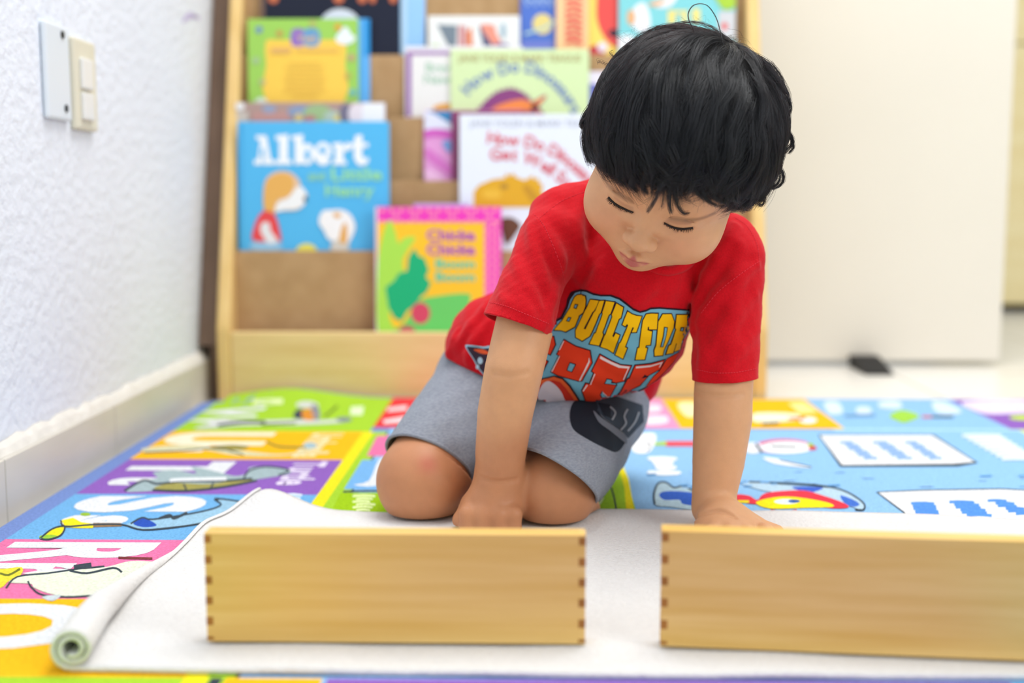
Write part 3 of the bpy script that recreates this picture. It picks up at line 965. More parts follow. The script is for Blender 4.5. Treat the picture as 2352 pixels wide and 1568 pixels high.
# rooster in the R row
rug_px((222, 228, 206), smooth_closed([(20, 1338), (70, 1318), (150, 1312), (240, 1304), (300, 1290), (360, 1292), (420, 1300), (420, 1340), (300, 1360), (220, 1372), (130, 1368), (80, 1352), (70, 1342)], 5))
rug_px((226, 214, 66), smooth_closed([(-60, 1300), (0, 1308), (50, 1304), (46, 1324), (20, 1336), (0, 1352), (-60, 1360)], 4)); rug_line((110, 116, 50), [(0, 1318), (20, 1322), (46, 1308)], 5); rug_line(INK, [(14, 1352), (40, 1326), (110, 1318), (180, 1308), (240, 1302)], 4); rug_line(INK, [(64, 1336), (74, 1352), (100, 1368), (170, 1372), (260, 1364)], 4); rug_line(INK, [(160, 1312), (200, 1318), (260, 1306), (280, 1316)], 5); rug_line(INK, [(170, 1304), (210, 1298)], 10); rug_px((196, 206, 210), smooth_closed([(96, 1372), (140, 1368), (120, 1382)], 3)); rug_line((120, 60, 60), [(272, 1282), (350, 1284)], 5)
rug_px((70, 80, 80), smooth_closed([(124, 1490), (150, 1474), (170, 1480), (160, 1500)], 3)); rug_px((150, 90, 120), smooth_closed([(150, 1446), (170, 1430), (180, 1444), (165, 1456)], 3))
# far row: white letter shapes and small pictures
for pl in ([(890, 938), (935, 932), (935, 942), (890, 946)], [(880, 966), (935, 956), (935, 970), (882, 974)]):
    rug_px((240, 214, 218), pl)
rug_px((246, 222, 234), smooth_closed([(1476, 934), (1512, 930), (1518, 944), (1486, 948)], 3)); rug_px((246, 222, 234), smooth_closed([(1480, 958), (1528, 956), (1532, 972), (1486, 976)], 3)); rug_px((252, 236, 180), smooth_closed([(1556, 928), (1596, 926), (1610, 950), (1578, 958)], 3)); rug_px((254, 226, 146), [(1810, 926), (1846, 924), (1880, 948), (1836, 950)]); rug_px((252, 240, 210), smooth_closed([(1736, 950), (1830, 952), (1824, 966), (1736, 970)], 3)); rug_px((240, 240, 240), ell(1856, 966, 20, 7)); rug_line(INK, [(1750, 974), (1790, 972)], 6); rug_line((190, 90, 90), [(1810, 962), (1850, 962)], 5)
for pl in ([(1892, 926), (1924, 924), (1936, 948), (1906, 952)], [(1970, 936), (1996, 936), (2000, 950), (1968, 950)], [(2020, 924), (2062, 922), (2070, 938), (2024, 938)], [(2140, 926), (2170, 924), (2210, 948), (2156, 950)]):
    rug_px((206, 224, 244), smooth_closed(pl, 3))
rug_px((158, 206, 76), smooth_closed([(2042, 956), (2072, 942), (2112, 956), (2080, 972), (2062, 968)], 4)); rug_line((200, 100, 110), [(2118, 958), (2140, 958)], 6); rug_line((70, 80, 90), [(2140, 958), (2190, 958)], 5); rug_line((110, 150, 190), [(1940, 956), (2010, 954)], 7)
rug_px((226, 214, 238), smooth_closed([(2210, 924), (2352, 920), (2390, 944), (2300, 952), (2250, 948)], 3)); rug_px((190, 216, 90), ell(2352, 960, 34, 6))
# pictures on the blue field
rug_px((238, 242, 246), smooth_closed([(1452, 1002), (1500, 996), (1506, 1014), (1490, 1040), (1458, 1040), (1448, 1020)], 4)); rug_px((170, 206, 70), [(1502, 1018), (1530, 1014), (1530, 1024), (1504, 1024)]); rug_px((222, 84, 96), [(1530, 1014), (1640, 1014), (1640, 1026), (1530, 1026)]); rug_line(INK, [(1480, 1018), (1494, 1020), (1486, 1038)], 3)
for (a, b_, c_, d_) in ((1490, 1050, 1552, 1060), (1500, 1060, 1545, 1070), (1506, 1070, 1552, 1080), (1490, 1082, 1560, 1092)):
    rug_px((230, 236, 244), smooth_closed([(a, b_), (c_, b_ + 1), (c_ - 4, d_), (a + 6, d_)], 2))
rug_px((214, 110, 140), ell(1800, 1026, 66, 17)); rug_px((238, 240, 244), ell(1806, 1029, 60, 14)); rug_px((226, 228, 236), ell(1730, 1030, 22, 13)); rug_line(INK, [(1735, 1020), (1750, 1040)], 6); rug_line(INK, [(1770, 1026), (1830, 1028)], 4); rug_px((200, 70, 80), ell(1866, 1030, 10, 5)); rug_px((150, 190, 60), ell(1862, 1022, 8, 4)); rug_px((232, 236, 240), smooth_closed([(1752, 1052), (1790, 1056), (1864, 1074), (1840, 1074), (1780, 1066)], 3)); rug_line(INK, [(1790, 1058), (1864, 1074)], 2.5)
rug_px(INK, [(1879, 999), (2144, 999), (2246, 1064), (2200, 1072), (1930, 1073)]); rug_px((228, 231, 235), [(1883, 1001), (2140, 1001), (2238, 1062), (2190, 1066), (1934, 1069)])
for k, (xa, xb) in enumerate(((1928, 1956), (2004, 2036), (2078, 2104))):
    for i in range(6):
        s_ = i * 10.5 + (i % 2) * 3
        rug_line((140, 172, 228), [(xa + s_, 1018 + i * 7.2), (xa + 18 + s_, 1017 + i * 7.2), (xb + s_ + 4, 1018 + i * 7.2)], 8)
for i in range(8):
    rug_line((220, 232, 246), [(2210 + i * 13, 1002 + i * 7.6), (2250 + i * 13, 1001 + i * 7.6), (2300 + i * 12, 1002 + i * 7.6)], 7)
rug_px(INK, [(2012, 1131), (2120, 1126), (2300, 1123), (2420, 1130), (2460, 1225), (2110, 1225), (2085, 1186)]); rug_px((228, 231, 235), [(2018, 1133), (2120, 1129), (2300, 1126), (2420, 1132), (2460, 1230), (2110, 1230), (2078, 1178)])
for k, (xa, w_) in enumerate(((2092, 54), (2180, 58), (2268, 44))):
    for i in range(6):
        s_ = i * 9 + (i % 2) * 5
        rug_line((86, 142, 222), [(xa + s_ * (.3 + .5 * k), 1158 + i * 6 - k * 3), (xa + w_ * .5 + s_ * (.3 + .5 * k), 1157 + i * 6 - k * 3), (xa + w_ + s_ * (.3 + .5 * k), 1159 + i * 6 - k * 3)], 7)
rug_px((176, 204, 216), smooth_closed([(1504, 1140), (1512, 1112), (1530, 1110), (1548, 1122), (1570, 1118), (1594, 1130), (1620, 1150), (1600, 1172), (1540, 1166), (1506, 1162)], 4)); rug_px((58, 98, 190), smooth_closed([(1514, 1138), (1530, 1130), (1580, 1132), (1620, 1142), (1620, 1164), (1570, 1160), (1560, 1150), (1526, 1150)], 4)); rug_line(INK, [(1504, 1160), (1502, 1136), (1512, 1112), (1530, 1110), (1548, 1122), (1570, 1118), (1596, 1132)], 4)
rug_px((176, 204, 222), smooth_closed([(1700, 1110), (1760, 1112), (1850, 1120), (1920, 1124), (1960, 1140), (1984, 1160), (1978, 1172), (1950, 1164), (1860, 1140), (1760, 1130)], 4)); rug_px((66, 98, 196), smooth_closed([(1820, 1120), (1890, 1122), (1860, 1134), (1840, 1130)], 4)); rug_px((70, 112, 200), smooth_closed([(1930, 1140), (1956, 1148), (1974, 1160), (1960, 1166), (1940, 1158)], 4))
rug_px((222, 62, 78), smooth_closed([(1690, 1138), (1720, 1140), (1740, 1150), (1760, 1134), (1840, 1128), (1890, 1140), (1940, 1158), (1946, 1168), (1900, 1168), (1820, 1152), (1750, 1160), (1700, 1154)], 4)); rug_px((242, 226, 36), smooth_closed([(1736, 1156), (1780, 1144), (1830, 1144), (1900, 1156), (1912, 1166), (1850, 1168), (1770, 1170)], 4)); rug_px((214, 232, 240), ell(1806, 1154, 28, 6)); rug_px((56, 92, 160), ell(1824, 1153, 14, 4)); rug_line(INK, [(1706, 1108), (1850, 1114), (1930, 1126), (1980, 1154), (1984, 1172), (1964, 1172)], 4); rug_line((226, 210, 50), [(1692, 1154), (1720, 1154)], 6); rug_line((200, 60, 70), [(1770, 1174), (1800, 1178), (1830, 1174)], 5)
for i in range(26):
    x, y = 1480 + rng.random() * 900, 1075 + rng.random() * 50
    rug_line((150, 196, 236) if i % 2 else (96, 156, 210), [(x, y), (x + 12 + 20 * rng.random(), y - 1)], 3)
rug.build('alphabet_rug', base=(0.3, 1.1, 0), fix=False, props=dict(label='colourful alphabet rug with letters and cartoon pictures, under the white mat', cat='rug'))

# ================================================================== WHITE MAT
M_MAT = mat('white_cotton_knit', (234, 233, 231), 0.95, 0.08, vary=0.03, vscale=300, bump=1.0, bscale=330, bstretch=(1, 2.6, 1), bdist=0.0022, sheen=0.15)
near = smooth_open([FL(x, y, 0.0)[:2] for (x, y) in ((168, 1546), (440, 1551), (1000, 1557), (1500, 1563), (2352, 1566), (3000, 1566))], 10)
far = smooth_open([FL(x, y, 0.0)[:2] for (x, y) in ((598, 1170), (650, 1176), (730, 1178), (900, 1186), (1090, 1186), (1360, 1178), (1700, 1182), (1840, 1184), (2077, 1188), (2352, 1202), (2600, 1212))], 10)
lft = smooth_open([FL(x, y, 0.0)[:2] for (x, y) in ((168, 1546), (228, 1452), (318, 1350), (410, 1276), (486, 1216), (540, 1190), (598, 1170))], 10)
def param(P, n):
    L = np.r_[0, np.cumsum(np.linalg.norm(np.diff(P, axis=0), axis=1))]
    t = np.linspace(0, L[-1], n)
    return np.stack([np.interp(t, L, P[:, 0]), np.interp(t, L, P[:, 1])], 1)
NU, NV = 120, 60
N_, F_, L_ = param(near, NU), param(far, NU), param(lft, NV)
R0, R1 = N_[-1], F_[-1]
def mat_h(x, y):
    c = FL(628, 1172, 0)
    h = 0.018 * math.exp(-((x - c[0]) / 0.034) ** 2 - ((y - c[1]) / 0.036) ** 2)
    c = FL(510, 1225, 0)
    h += 0.006 * math.exp(-((x - c[0]) / 0.04) ** 2 - ((y - c[1]) / 0.035) ** 2)
    h += 0.0012 * (math.sin(x * 31 + y * 17) * math.sin(y * 43 - x * 9))
    return 0.0042 + max(0, h)
vv, ff = [], []
P = np.zeros((NV, NU, 3))
for j in range(NV):
    v = j / (NV - 1)
    for i in range(NU):
        u = i / (NU - 1)
        rgt_ = R0 * (1 - v) + R1 * v
        p = (1 - v) * N_[i] + v * F_[i] + (1 - u) * L_[j] + u * rgt_ - ((1 - u) * (1 - v) * N_[0] + u * (1 - v) * N_[-1] + (1 - u) * v * F_[0] + u * v * F_[-1])
        P[j, i] = (p[0], p[1], mat_h(p[0], p[1]))
# rolled left edge: the sheet turns up and curls back over itself
NR = 34
ROLL = np.zeros((NV, NR, 3))
for j in range(NV):
    v = j / (NV - 1)
    r0 = 0.0118 * (1 - v) ** 0.7 * (1 if v < .22 else max(0.0, 1 - (v - .22) / .38)) + 0.0002
    dirv = P[j, 1, :2] - P[j, 0, :2]
    dirv = dirv / np.linalg.norm(dirv)
    tang = (L_[min(j + 1, NV - 1)] - L_[max(j - 1, 0)]); tang /= np.linalg.norm(tang)
    nrm = np.array([tang[1], -tang[0]])           # to the right of the edge
    if nrm @ np.array([1.0, 0]) < 0:
        nrm = -nrm
    for k in range(NR):
        a = (k + 1) / NR * math.radians(200 + 560 * (r0 - .0002) / .0118)
        r = r0 * (1 - 0.72 * (k + 1) / NR * 1.0)
        cz = P[j, 0, 2] + r0
        cx = -r * math.sin(a)
        ROLL[j, NR - 1 - k, :2] = P[j, 0, :2] + nrm * (cx + 0.0)
        ROLL[j, NR - 1 - k, 2] = cz - r * math.cos(a) * 1.0
A = np.concatenate([ROLL, P], 1)
nc = NR + NU
vv = [tuple(p) for p in A.reshape(-1, 3)]
ff = [[j * nc + i, j * nc + i + 1, (j + 1) * nc + i + 1, (j + 1) * nc + i] for j in range(NV - 1) for i in range(nc - 1)]
b = MB(); b.add(vv, ff, M_MAT)
o = b.build('work_mat', base=(0.2, 0.95, 0.0), smooth=True, fix=False, props=dict(label='white knitted cotton work mat with its left edge rolled up, under the wooden boxes', cat='mat'))
sm = o.modifiers.new('thick', 'SOLIDIFY'); sm.thickness = 0.0028; sm.offset = -1

# ================================================================== WOODEN BOXES
M_BOX = mat('honey_beech', (222, 178, 92), 0.42, 0.35, col2=(238, 200, 124), vscale=5, vstretch=(1.0, 9, 22), detail=8)
M_END = mat('end_grain', (168, 112, 52), 0.6, 0.2, vary=0.15, vscale=60)
def wooden_box(pa, pb, h, width, label, dep=0.0155):
    a, c = FL(*pa, 0.0065), FL(*pb, 0.0065)
    u = (c - a) / np.linalg.norm(c - a)
    w = width or np.linalg.norm(c - a)
    back = np.array([-u[1], u[0], 0])
    fr = Matrix(((u[0], back[0], 0, a[0]), (u[1], back[1], 0, a[1]), (0, 0, 1, a[2]), (0, 0, 0, 1)))
    t = empty('wooden_box', a + u * w / 2 + back * dep / 2, label, 'box', 'finger-jointed wooden boxes on the mat')
    tk = 0.0046
    fr_rows = ((.02, .092), (.208, .283), (.395, .470), (.583, .658), (.772, .850), (.955, .985))
    rows = [(h * (1 - e), h * (1 - s)) for s, e in fr_rows]
    # front and back panels with teeth that leave room for the fingers
    for (ya, yb) in ((0, tk), (dep - tk, dep)):
        b = MB()
        b.box((tk, ya, 0), (w - tk, yb, h), M_BOX, 0, fr)
        for xa, xb in ((0.0002, tk), (w - tk, w - .0002)):
            zz = [0.0] + [q for r in reversed(rows) for q in r] + [h]
            for i in range(0, len(zz), 2):
                b.box((xa, ya, zz[i]), (xb, yb, zz[i + 1]), M_BOX, 0, fr)
        b.build('front_panel' if ya == 0 else 'back_panel', t)
    for xa, xb in ((0, tk), (w - tk, w)):
        b = MB()
        b.box((xa, tk + .0001, 0), (xb, dep - tk - .0001, h), M_BOX, 0, fr)
        for (za, zb) in rows:
            b.box((xa, -0.0001, za + .0001), (xb, tk + .0001, zb - .0001), M_END, 0, fr)
            b.box((xa, dep - tk - .0001, za + .0001), (xb, dep + .0001, zb - .0001), M_END, 0, fr)
        b.build('end_panel', t)
    b = MB(); b.box((tk, tk, h - .004), (w - tk, dep - tk, h - .0004), M_BOX, 0, fr); b.build('lid', t)
    b = MB(); b.box((tk, tk, .0005), (w - tk, dep - tk, .004), M_BOX, 0, fr); b.build('base_panel', t)
    return t
wooden_box((476, 1472), (1344, 1479), 0.0745, None, 'honey coloured finger-jointed wooden box in front of the knees')
wooden_box((1516, 1483), (2352, 1517), 0.0785, 0.268, 'honey coloured finger-jointed wooden box cut off by the right edge')
# ================================================================== CHILD
# ---- small signed-distance modelling kit
def seg(P, a, b, ra, rb=None, flat_=None):
    rb = ra if rb is None else rb
    a = np.asarray(a, float); b = np.asarray(b, float)
    ab = b - a
    t = np.clip(((P - a) @ ab) / (ab @ ab + 1e-12), 0, 1)
    d = P - a - t[:, None] * ab
    if flat_ is not None:                     # (axis, factor): squash across an axis
        ax, fa = flat_
        ax = np.asarray(ax, float) / np.linalg.norm(ax)
        c = d @ ax
        d = d + np.outer(c * (1 / fa - 1), ax)
        return (np.sqrt((d * d).sum(1)) - (ra + (rb - ra) * t)) * min(1, fa)
    return np.sqrt((d * d).sum(1)) - (ra + (rb - ra) * t)

def ellip(P, c, r, R=None):
    q = P - np.asarray(c, float)
    if R is not None:
        q = q @ R
    r = np.asarray(r, float)
    k0 = np.sqrt(((q / r) ** 2).sum(1))
    k1 = np.sqrt(((q / (r * r)) ** 2).sum(1)) + 1e-9
    return np.where(k0 < 1e-4, -r.min(), k0 * (k0 - 1) / k1)

def smin(a, b, k):
    h = np.clip(0.5 + 0.5 * (b - a) / k, 0, 1)
    return b + (a - b) * h - k * h * (1 - h)

def smax(a, b, k):
    return -smin(-a, -b, k)

def chain(P, pts, radii, k=0.0):
    d = None
    for i in range(len(pts) - 1):
        e = seg(P, pts[i], pts[i + 1], radii[i], radii[i + 1])
        d = e if d is None else (np.minimum(d, e) if k == 0 else smin(d, e, k))
    return d

def mesh_sdf(f, lo, hi, h, refine=3, B=12):
    """surface nets on a block-sparse grid, vertices pulled onto the surface"""
    lo = np.asarray(lo, float); hi = np.asarray(hi, float)
    n = (np.ceil((hi - lo) / h / B).astype(int)) * B + 1
    G = np.full(n, 1.0, np.float32)
    nb = (n - 1) // B
    I = np.stack(np.meshgrid(*[np.arange(k) for k in nb], indexing='ij'), -1).reshape(-1, 3)
    cen = lo + (I * B + B / 2) * h
    dc = f(cen)
    rad = B * h * 0.5 * 1.7321 * 1.35 + 2 * h
    loc = np.stack(np.meshgrid(*[np.arange(B + 1)] * 3, indexing='ij'), -1).reshape(-1, 3)
    act = np.abs(dc) < rad
    for blk, d in zip(I[~act], dc[~act]):
        s = tuple(slice(b * B, b * B + B + 1) for b in blk)
        if d < 0:
            G[s] = np.where(G[s] == 1.0, -1.0, G[s])
    ai = I[act]
    CH = 60
    for k in range(0, len(ai), CH):
        bl = ai[k:k + CH]
        idx = (bl[:, None, :] * B + loc[None]).reshape(-1, 3)
        G[idx[:, 0], idx[:, 1], idx[:, 2]] = f(lo + idx * h)
    S = G < 0
    c = np.zeros(np.array(n) - 1, np.int8)
    for dx in (0, 1):
        for dy in (0, 1):
            for dz in (0, 1):
                c += S[dx:n[0] - 1 + dx, dy:n[1] - 1 + dy, dz:n[2] - 1 + dz]
    cells = np.argwhere((c > 0) & (c < 8))
    vid = np.full(np.array(n) - 1, -1, np.int32)
    vid[cells[:, 0], cells[:, 1], cells[:, 2]] = np.arange(len(cells))
    acc = np.zeros((len(cells), 3)); cnt = np.zeros(len(cells))
    corners = [(0, 0, 0), (1, 0, 0), (0, 1, 0), (1, 1, 0), (0, 0, 1), (1, 0, 1), (0, 1, 1), (1, 1, 1)]
    for a in range(8):
        for b_ in range(a + 1, 8):
            ca, cb = np.array(corners[a]), np.array(corners[b_])
            if np.abs(ca - cb).sum() != 1:
                continue
            va = G[tuple((cells + ca).T)]; vb = G[tuple((cells + cb).T)]
            m = (va < 0) != (vb < 0)
            t = np.where(m, va / np.where(m, va - vb, 1), 0)
            acc[m] += (ca + (cb - ca) * t[:, None])[m]
            cnt[m] += 1
    V = lo + (cells + acc / cnt[:, None]) * h
    faces = []
    for ax in range(3):
        o1, o2 = [(1, 2), (2, 0), (0, 1)][ax]
        A = S.take(range(0, n[ax] - 1), ax); Bq = S.take(range(1, n[ax]), ax)
        e = np.argwhere(A != Bq)
        ok = (e[:, o1] > 0) & (e[:, o2] > 0) & (e[:, o1] < n[o1] - 1) & (e[:, o2] < n[o2] - 1)
        e = e[ok]
        d1 = np.zeros(3, int); d1[o1] = 1
        d2 = np.zeros(3, int); d2[o2] = 1
        q = np.stack([vid[tuple(x.T)] for x in (e - d1 - d2, e - d2, e, e - d1)], 1)
        s = S[tuple(e.T)]
        q[~s] = q[~s][:, ::-1]
        faces.append(q)
    Fq = np.concatenate(faces)
    Fq = Fq[(Fq >= 0).all(1)]
    for _ in range(refine):
        d = f(V); g = grad(f, V)
        V = V - np.clip(d, -h, h)[:, None] * g * 0.8
    return V, Fq

def grad(f, P, e=3e-4):
    g = np.stack([f(P + np.eye(3)[i] * e) - f(P - np.eye(3)[i] * e) for i in range(3)], 1)
    return g / (np.linalg.norm(g, axis=1, keepdims=True) + 1e-12)

def raw_mesh(name, V, F, mats, parent, mi=None, smooth=True):
    me = bpy.data.meshes.new(name)
    b = np.array(parent['_base'])
    me.from_pydata((np.asarray(V) - b).tolist(), [], [list(map(int, q)) for q in F])
    for m in (mats if isinstance(mats, (list, tuple)) else [mats]):
        me.materials.append(m)
    if mi is not None:
        me.polygons.foreach_set('material_index', np.asarray(mi, np.int32))
    me.polygons.foreach_set('use_smooth', [smooth] * len(me.polygons))
    me.update()
    o = bpy.data.objects.new(name, me)
    COL.objects.link(o)
    o.parent = parent
    o['_base'] = [float(x) for x in b]
    OBJS.append(o)
    return o

def set_col(o, C):
    a = o.data.color_attributes.new('tint', 'FLOAT_COLOR', 'POINT')
    a.data.foreach_set('color', np.concatenate([C, np.ones((len(C), 1))], 1).astype(np.float32).ravel())

# ---- head frame: x to the viewer's right, y out of the face, z to the crown
def rotm(a, b, g):
    Bm = np.diag([1.0, -1.0, 1.0])
    ca, sa, cb, sb, cg, sg = math.cos(a), math.sin(a), math.cos(b), math.sin(b), math.cos(g), math.sin(g)
    Rx = np.array([[1, 0, 0], [0, ca, -sa], [0, sa, ca]])
    Rz = np.array([[cb, -sb, 0], [sb, cb, 0], [0, 0, 1]])
    Ry = np.array([[cg, 0, sg], [0, 1, 0], [-sg, 0, cg]])
    return Ry @ Rx @ Rz @ Bm
HM = rotm(math.radians(42.4), math.radians(-10.7), math.radians(14.3))
HT = np.array([0.12156, 1.02734, 0.32888])
def Hw(p):
    return HM @ np.asarray(p, float) + HT
def toH(P):
    return (P - HT) @ HM

def sym(P, f):
    Q = P.copy(); Q[:, 0] = np.abs(Q[:, 0])
    return f(Q)

def head_local(q):
    s = q.copy(); s[:, 0] = np.abs(s[:, 0])
    d = ellip(q, (0, -0.013, 0.036), (0.0695, 0.087, 0.066))
    d = smin(d, ellip(q, (0, 0.030, 0.028), (0.056, 0.044, 0.044)), 0.020)      # forehead
    d = smin(d, ellip(q, (0, 0.016, -0.020), (0.060, 0.052, 0.052)), 0.022)     # face
    d = smin(d, ellip(s, (0.031, 0.034, -0.033), (0.029, 0.029, 0.027)), 0.016)  # cheeks
    d = smin(d, ellip(q, (0, 0.045, -0.050), (0.028, 0.026, 0.020)), 0.014)     # muzzle
    d = smin(d, ellip(q, (0, 0.052, -0.0635), (0.0155, 0.0135, 0.0110)), 0.012)  # chin
    d = smin(d, ellip(q, (0, 0.062, -0.004), (0.020, 0.010, 0.016)), 0.014)     # nose root
    # eye hollows and lids
    d = smax(d, -ellip(s, (0.0255, 0.0790, 0.001), (0.0155, 0.0135, 0.0105)), 0.011)
    d = smin(d, ellip(s, (0.0258, 0.0530, 0.0005), (0.0155, 0.0138, 0.0120)), 0.0045)
    d = smax(d, -chain(s, [(0.0125, 0.0655, 0.0030), (0.0190, 0.0672, 0.0062), (0.0270, 0.0668, 0.0072), (0.0360, 0.0620, 0.0050)], [0.0004, 0.0009, 0.0009, 0.0004]), 0.0018)
    # nose
    d = smin(d, chain(q, [(0, 0.0668, -0.001), (0, 0.0748, -0.013), (0, 0.0800, -0.0205)], [0.0050, 0.0054, 0.0070]), 0.0075)
    d = smin(d, ellip(q, (0, 0.0800, -0.0225), (0.0088, 0.0078, 0.0072)), 0.005)
    d = smin(d, ellip(s, (0.0096, 0.0758, -0.0248), (0.0058, 0.0070, 0.0056)), 0.0038)
    d = smax(d, -ellip(s, (0.0052, 0.0790, -0.0300), (0.0027, 0.0040, 0.0022)), 0.0022)
    # lips
    d = smin(d, chain(s, [(0.0, 0.0735, -0.0460), (0.0032, 0.0740, -0.0454), (0.0115, 0.0680, -0.0502)], [0.0034, 0.0034, 0.0016]), 0.0042)
    d = smin(d, chain(s, [(0.0, 0.0722, -0.0540), (0.0060, 0.0708, -0.0534), (0.0112, 0.0672, -0.0512)], [0.0040, 0.0034, 0.0014]), 0.0040)
    d = smax(d, -chain(s, [(0.0, 0.0785, -0.0502), (0.0065, 0.0765, -0.0498), (0.0130, 0.0695, -0.0515)], [0.0009, 0.0009, 0.0006]), 0.0022)
    d = smax(d, -seg(q, (0, 0.0785, -0.0305), (0, 0.0768, -0.0400), 0.0014), 0.003)
    # ears
    d = smin(d, ellip(s, (0.0670, -0.014, -0.004), (0.0065, 0.0135, 0.0200)), 0.006)
    return d

def head_world(P):
    return head_local(toH(P))

NECK_A, NECK_B = Hw((0, -0.022, -0.035)), W(1492, 560, 1.135)

# ---- joints (photo pixel and depth)
SHL, ELL_, WRL = W(1262, 552, 1.085), W(1180, 850, 1.028), W(1148, 1095, 1.050)
SHR, ELR, WRR = W(1682, 612, 1.095), W(1661, 905, 1.066), W(1640, 1165, 1.046)
HPL, KNL = W(1135, 900, 1.235), W(968, 1102, 1.088)
HPR, KNR = W(1350, 945, 1.225), W(1268, 1120, 1.070)

def px_r(r, Y):
    return r * Y / FPX

def body_world(P):
    # torso core, under the clothes
    d = chain(P, [W(1470, 615, 1.130), W(1420, 730, 1.150), W(1310, 815, 1.185), W(1225, 880, 1.230)], [0.052, 0.053, 0.052, 0.060], 0.03)
    d = smin(d, seg(P, W(1330, 520, 1.135), W(1620, 560, 1.140), 0.036), 0.03)
    d = smin(d, seg(P, NECK_A, NECK_B, 0.031, 0.034), 0.02)
    # arm on the viewer's left, ending in a fist on the mat
    a = chain(P, [SHL, W(1208, 735, 1.048), ELL_, W(1160, 950, 1.033), W(1150, 1040, 1.042), WRL], [0.027, 0.0262, 0.0258, 0.0247, 0.0230, 0.0217], 0.0)
    d = smin(d, a, 0.004)
    # straight arm on the viewer's right
    a = chain(P, [SHR, W(1668, 780, 1.080), ELR, W(1660, 960, 1.062), W(1650, 1060, 1.055), W(1641, 1130, 1.048), WRR], [0.027, 0.0265, 0.0266, 0.0266, 0.0236, 0.0202, 0.0188], 0.0)
    d = smin(d, a, 0.004)
    # legs folded under
    l = chain(P, [HPL, W(1050, 1000, 1.160), KNL], [0.058, 0.050, 0.0412], 0.02)
    l = smin(l, chain(P, [KNL + np.array([0.002, 0.004, -0.004]), KNL + np.array([0.035, 0.10, 0.0]), KNL + np.array([0.05, 0.21, -0.013])], [0.0385, 0.034, 0.022], 0.02), 0.015)
    d = smin(d, l, 0.012)
    l = chain(P, [HPR, W(1312, 1020, 1.150), KNR], [0.058, 0.048, 0.0385], 0.02)
    l = smin(l, chain(P, [KNR + np.array([0.004, 0.006, -0.006]), KNR + np.array([0.024, 0.050, -0.008]), KNR + np.array([0.035, 0.20, -0.013])], [0.0345, 0.031, 0.021], 0.02), 0.012)
    d = smin(d, l, 0.010)
    # bare feet, soles up, behind
    for k, sx in ((KNL + np.array([0.05, 0.21, -0.013]), -1), (KNR + np.array([0.035, 0.20, -0.013]), 1)):
        d = smin(d, chain(P, [k, k + np.array([0.006 * sx, 0.05, -0.006]), k + np.array([0.010 * sx, 0.085, -0.010])], [0.021, 0.019, 0.013], 0.01), 0.012)
    return d

def hand_fist(P):
    """closed hand, knuckles towards the viewer, resting on the mat"""
    c = W(1130, 1168, 1.046)
    d = ellip(P, c, (0.0265, 0.0235, 0.0235))
    d = smin(d, seg(P, WRL, c, 0.0215, 0.022), 0.012)
    base = c + np.array([0, -0.010, -0.002])
    for i, (x, r) in enumerate(((-0.0215, 0.0078), (-0.0080, 0.0086), (0.0065, 0.0086), (0.0195, 0.0078))):
        k1 = base + np.array([x, -0.0090 - 0.002 * math.cos(x * 60), 0.002])
        k2 = k1 + np.array([0.0005, -0.0015, -0.0145])
        k3 = k2 + np.array([0.0, 0.0135, -0.0040])
        d = smin(d, chain(P, [c + np.array([x * .8, .002, .006]), k1, k2, k3], [0.008, r, r * .92, r * .85], 0.003), 0.0042)
    t = chain(P, [c + np.array([-0.020, 0.004, 0.002]), c + np.array([-0.027, -0.006, -0.009]), c + np.array([-0.020, -0.016, -0.017])], [0.009, 0.0082, 0.0072], 0.003)
    return smin(d, t, 0.005)

def hand_flat(P):
    """open hand pressed on the mat, fingers spread"""
    w = WRR
    pc = W(1660, 1212, 1.020)
    pc = np.array([pc[0], pc[1], 0.0205])
    d = smin(seg(P, w, pc, 0.0190, 0.0175), ellip(P, pc + np.array([0.002, -0.012, -0.004]), (0.0285, 0.027, 0.0150)), 0.014)
    z = 0.0125
    for ang, ln, r, st in ((-66, 0.046, 0.0066, (0.022, -0.012)), (-88, 0.052, 0.0070, (0.014, -0.030)), (-106, 0.050, 0.0070, (0.001, -0.034)), (-124, 0.042, 0.0063, (-0.012, -0.030))):
        a = math.radians(ang)
        s = pc + np.array([st[0], st[1], z - pc[2] + 0.004])
        e1 = s + np.array([math.cos(a), math.sin(a), 0]) * ln * .5 + np.array([0, 0, 0.001])
        e2 = s + np.array([math.cos(a), math.sin(a), 0]) * ln + np.array([0, 0, -0.004])
        d = smin(d, chain(P, [s, e1, e2], [r * 1.15, r * 1.02, r * .86], 0.003), 0.005)
    th = chain(P, [pc + np.array([0.010, 0.002, -0.002]), pc + np.array([0.028, -0.002, -0.007]), pc + np.array([0.046, -0.008, -0.0105])], [0.0125, 0.0085, 0.0066], 0.004)
    return smin(d, th, 0.008)

CREASES = []
BROWS, LIDS = [], []
def skin_world(P):
    d = body_world(P)
    d = smin(d, hand_fist(P), 0.008)
    d = smin(d, hand_flat(P), 0.006)
    for Q, r, k in CREASES:
        m = np.abs(P - Q.mean(0)).max(1) < 0.06
        if m.any():
            d[m] = smax(d[m], -chain(P[m], Q, [r * (.3 + .7 * math.sin(math.pi * (i + .3) / len(Q))) for i in range(len(Q))]), k)
    return smax(d, -(P[:, 2] - 0.0072), 0.002)

M_SKIN = mat('skin', (214, 160, 120), 0.48, 0.32, vary=0.035, vscale=90, bump=0.12, bscale=900, bdist=0.001, sss=0.12, attr='tint')
child = empty('person', (0.10, 1.12, 0.006), 'small child with black hair in a red t-shirt kneeling on the white mat', 'person')

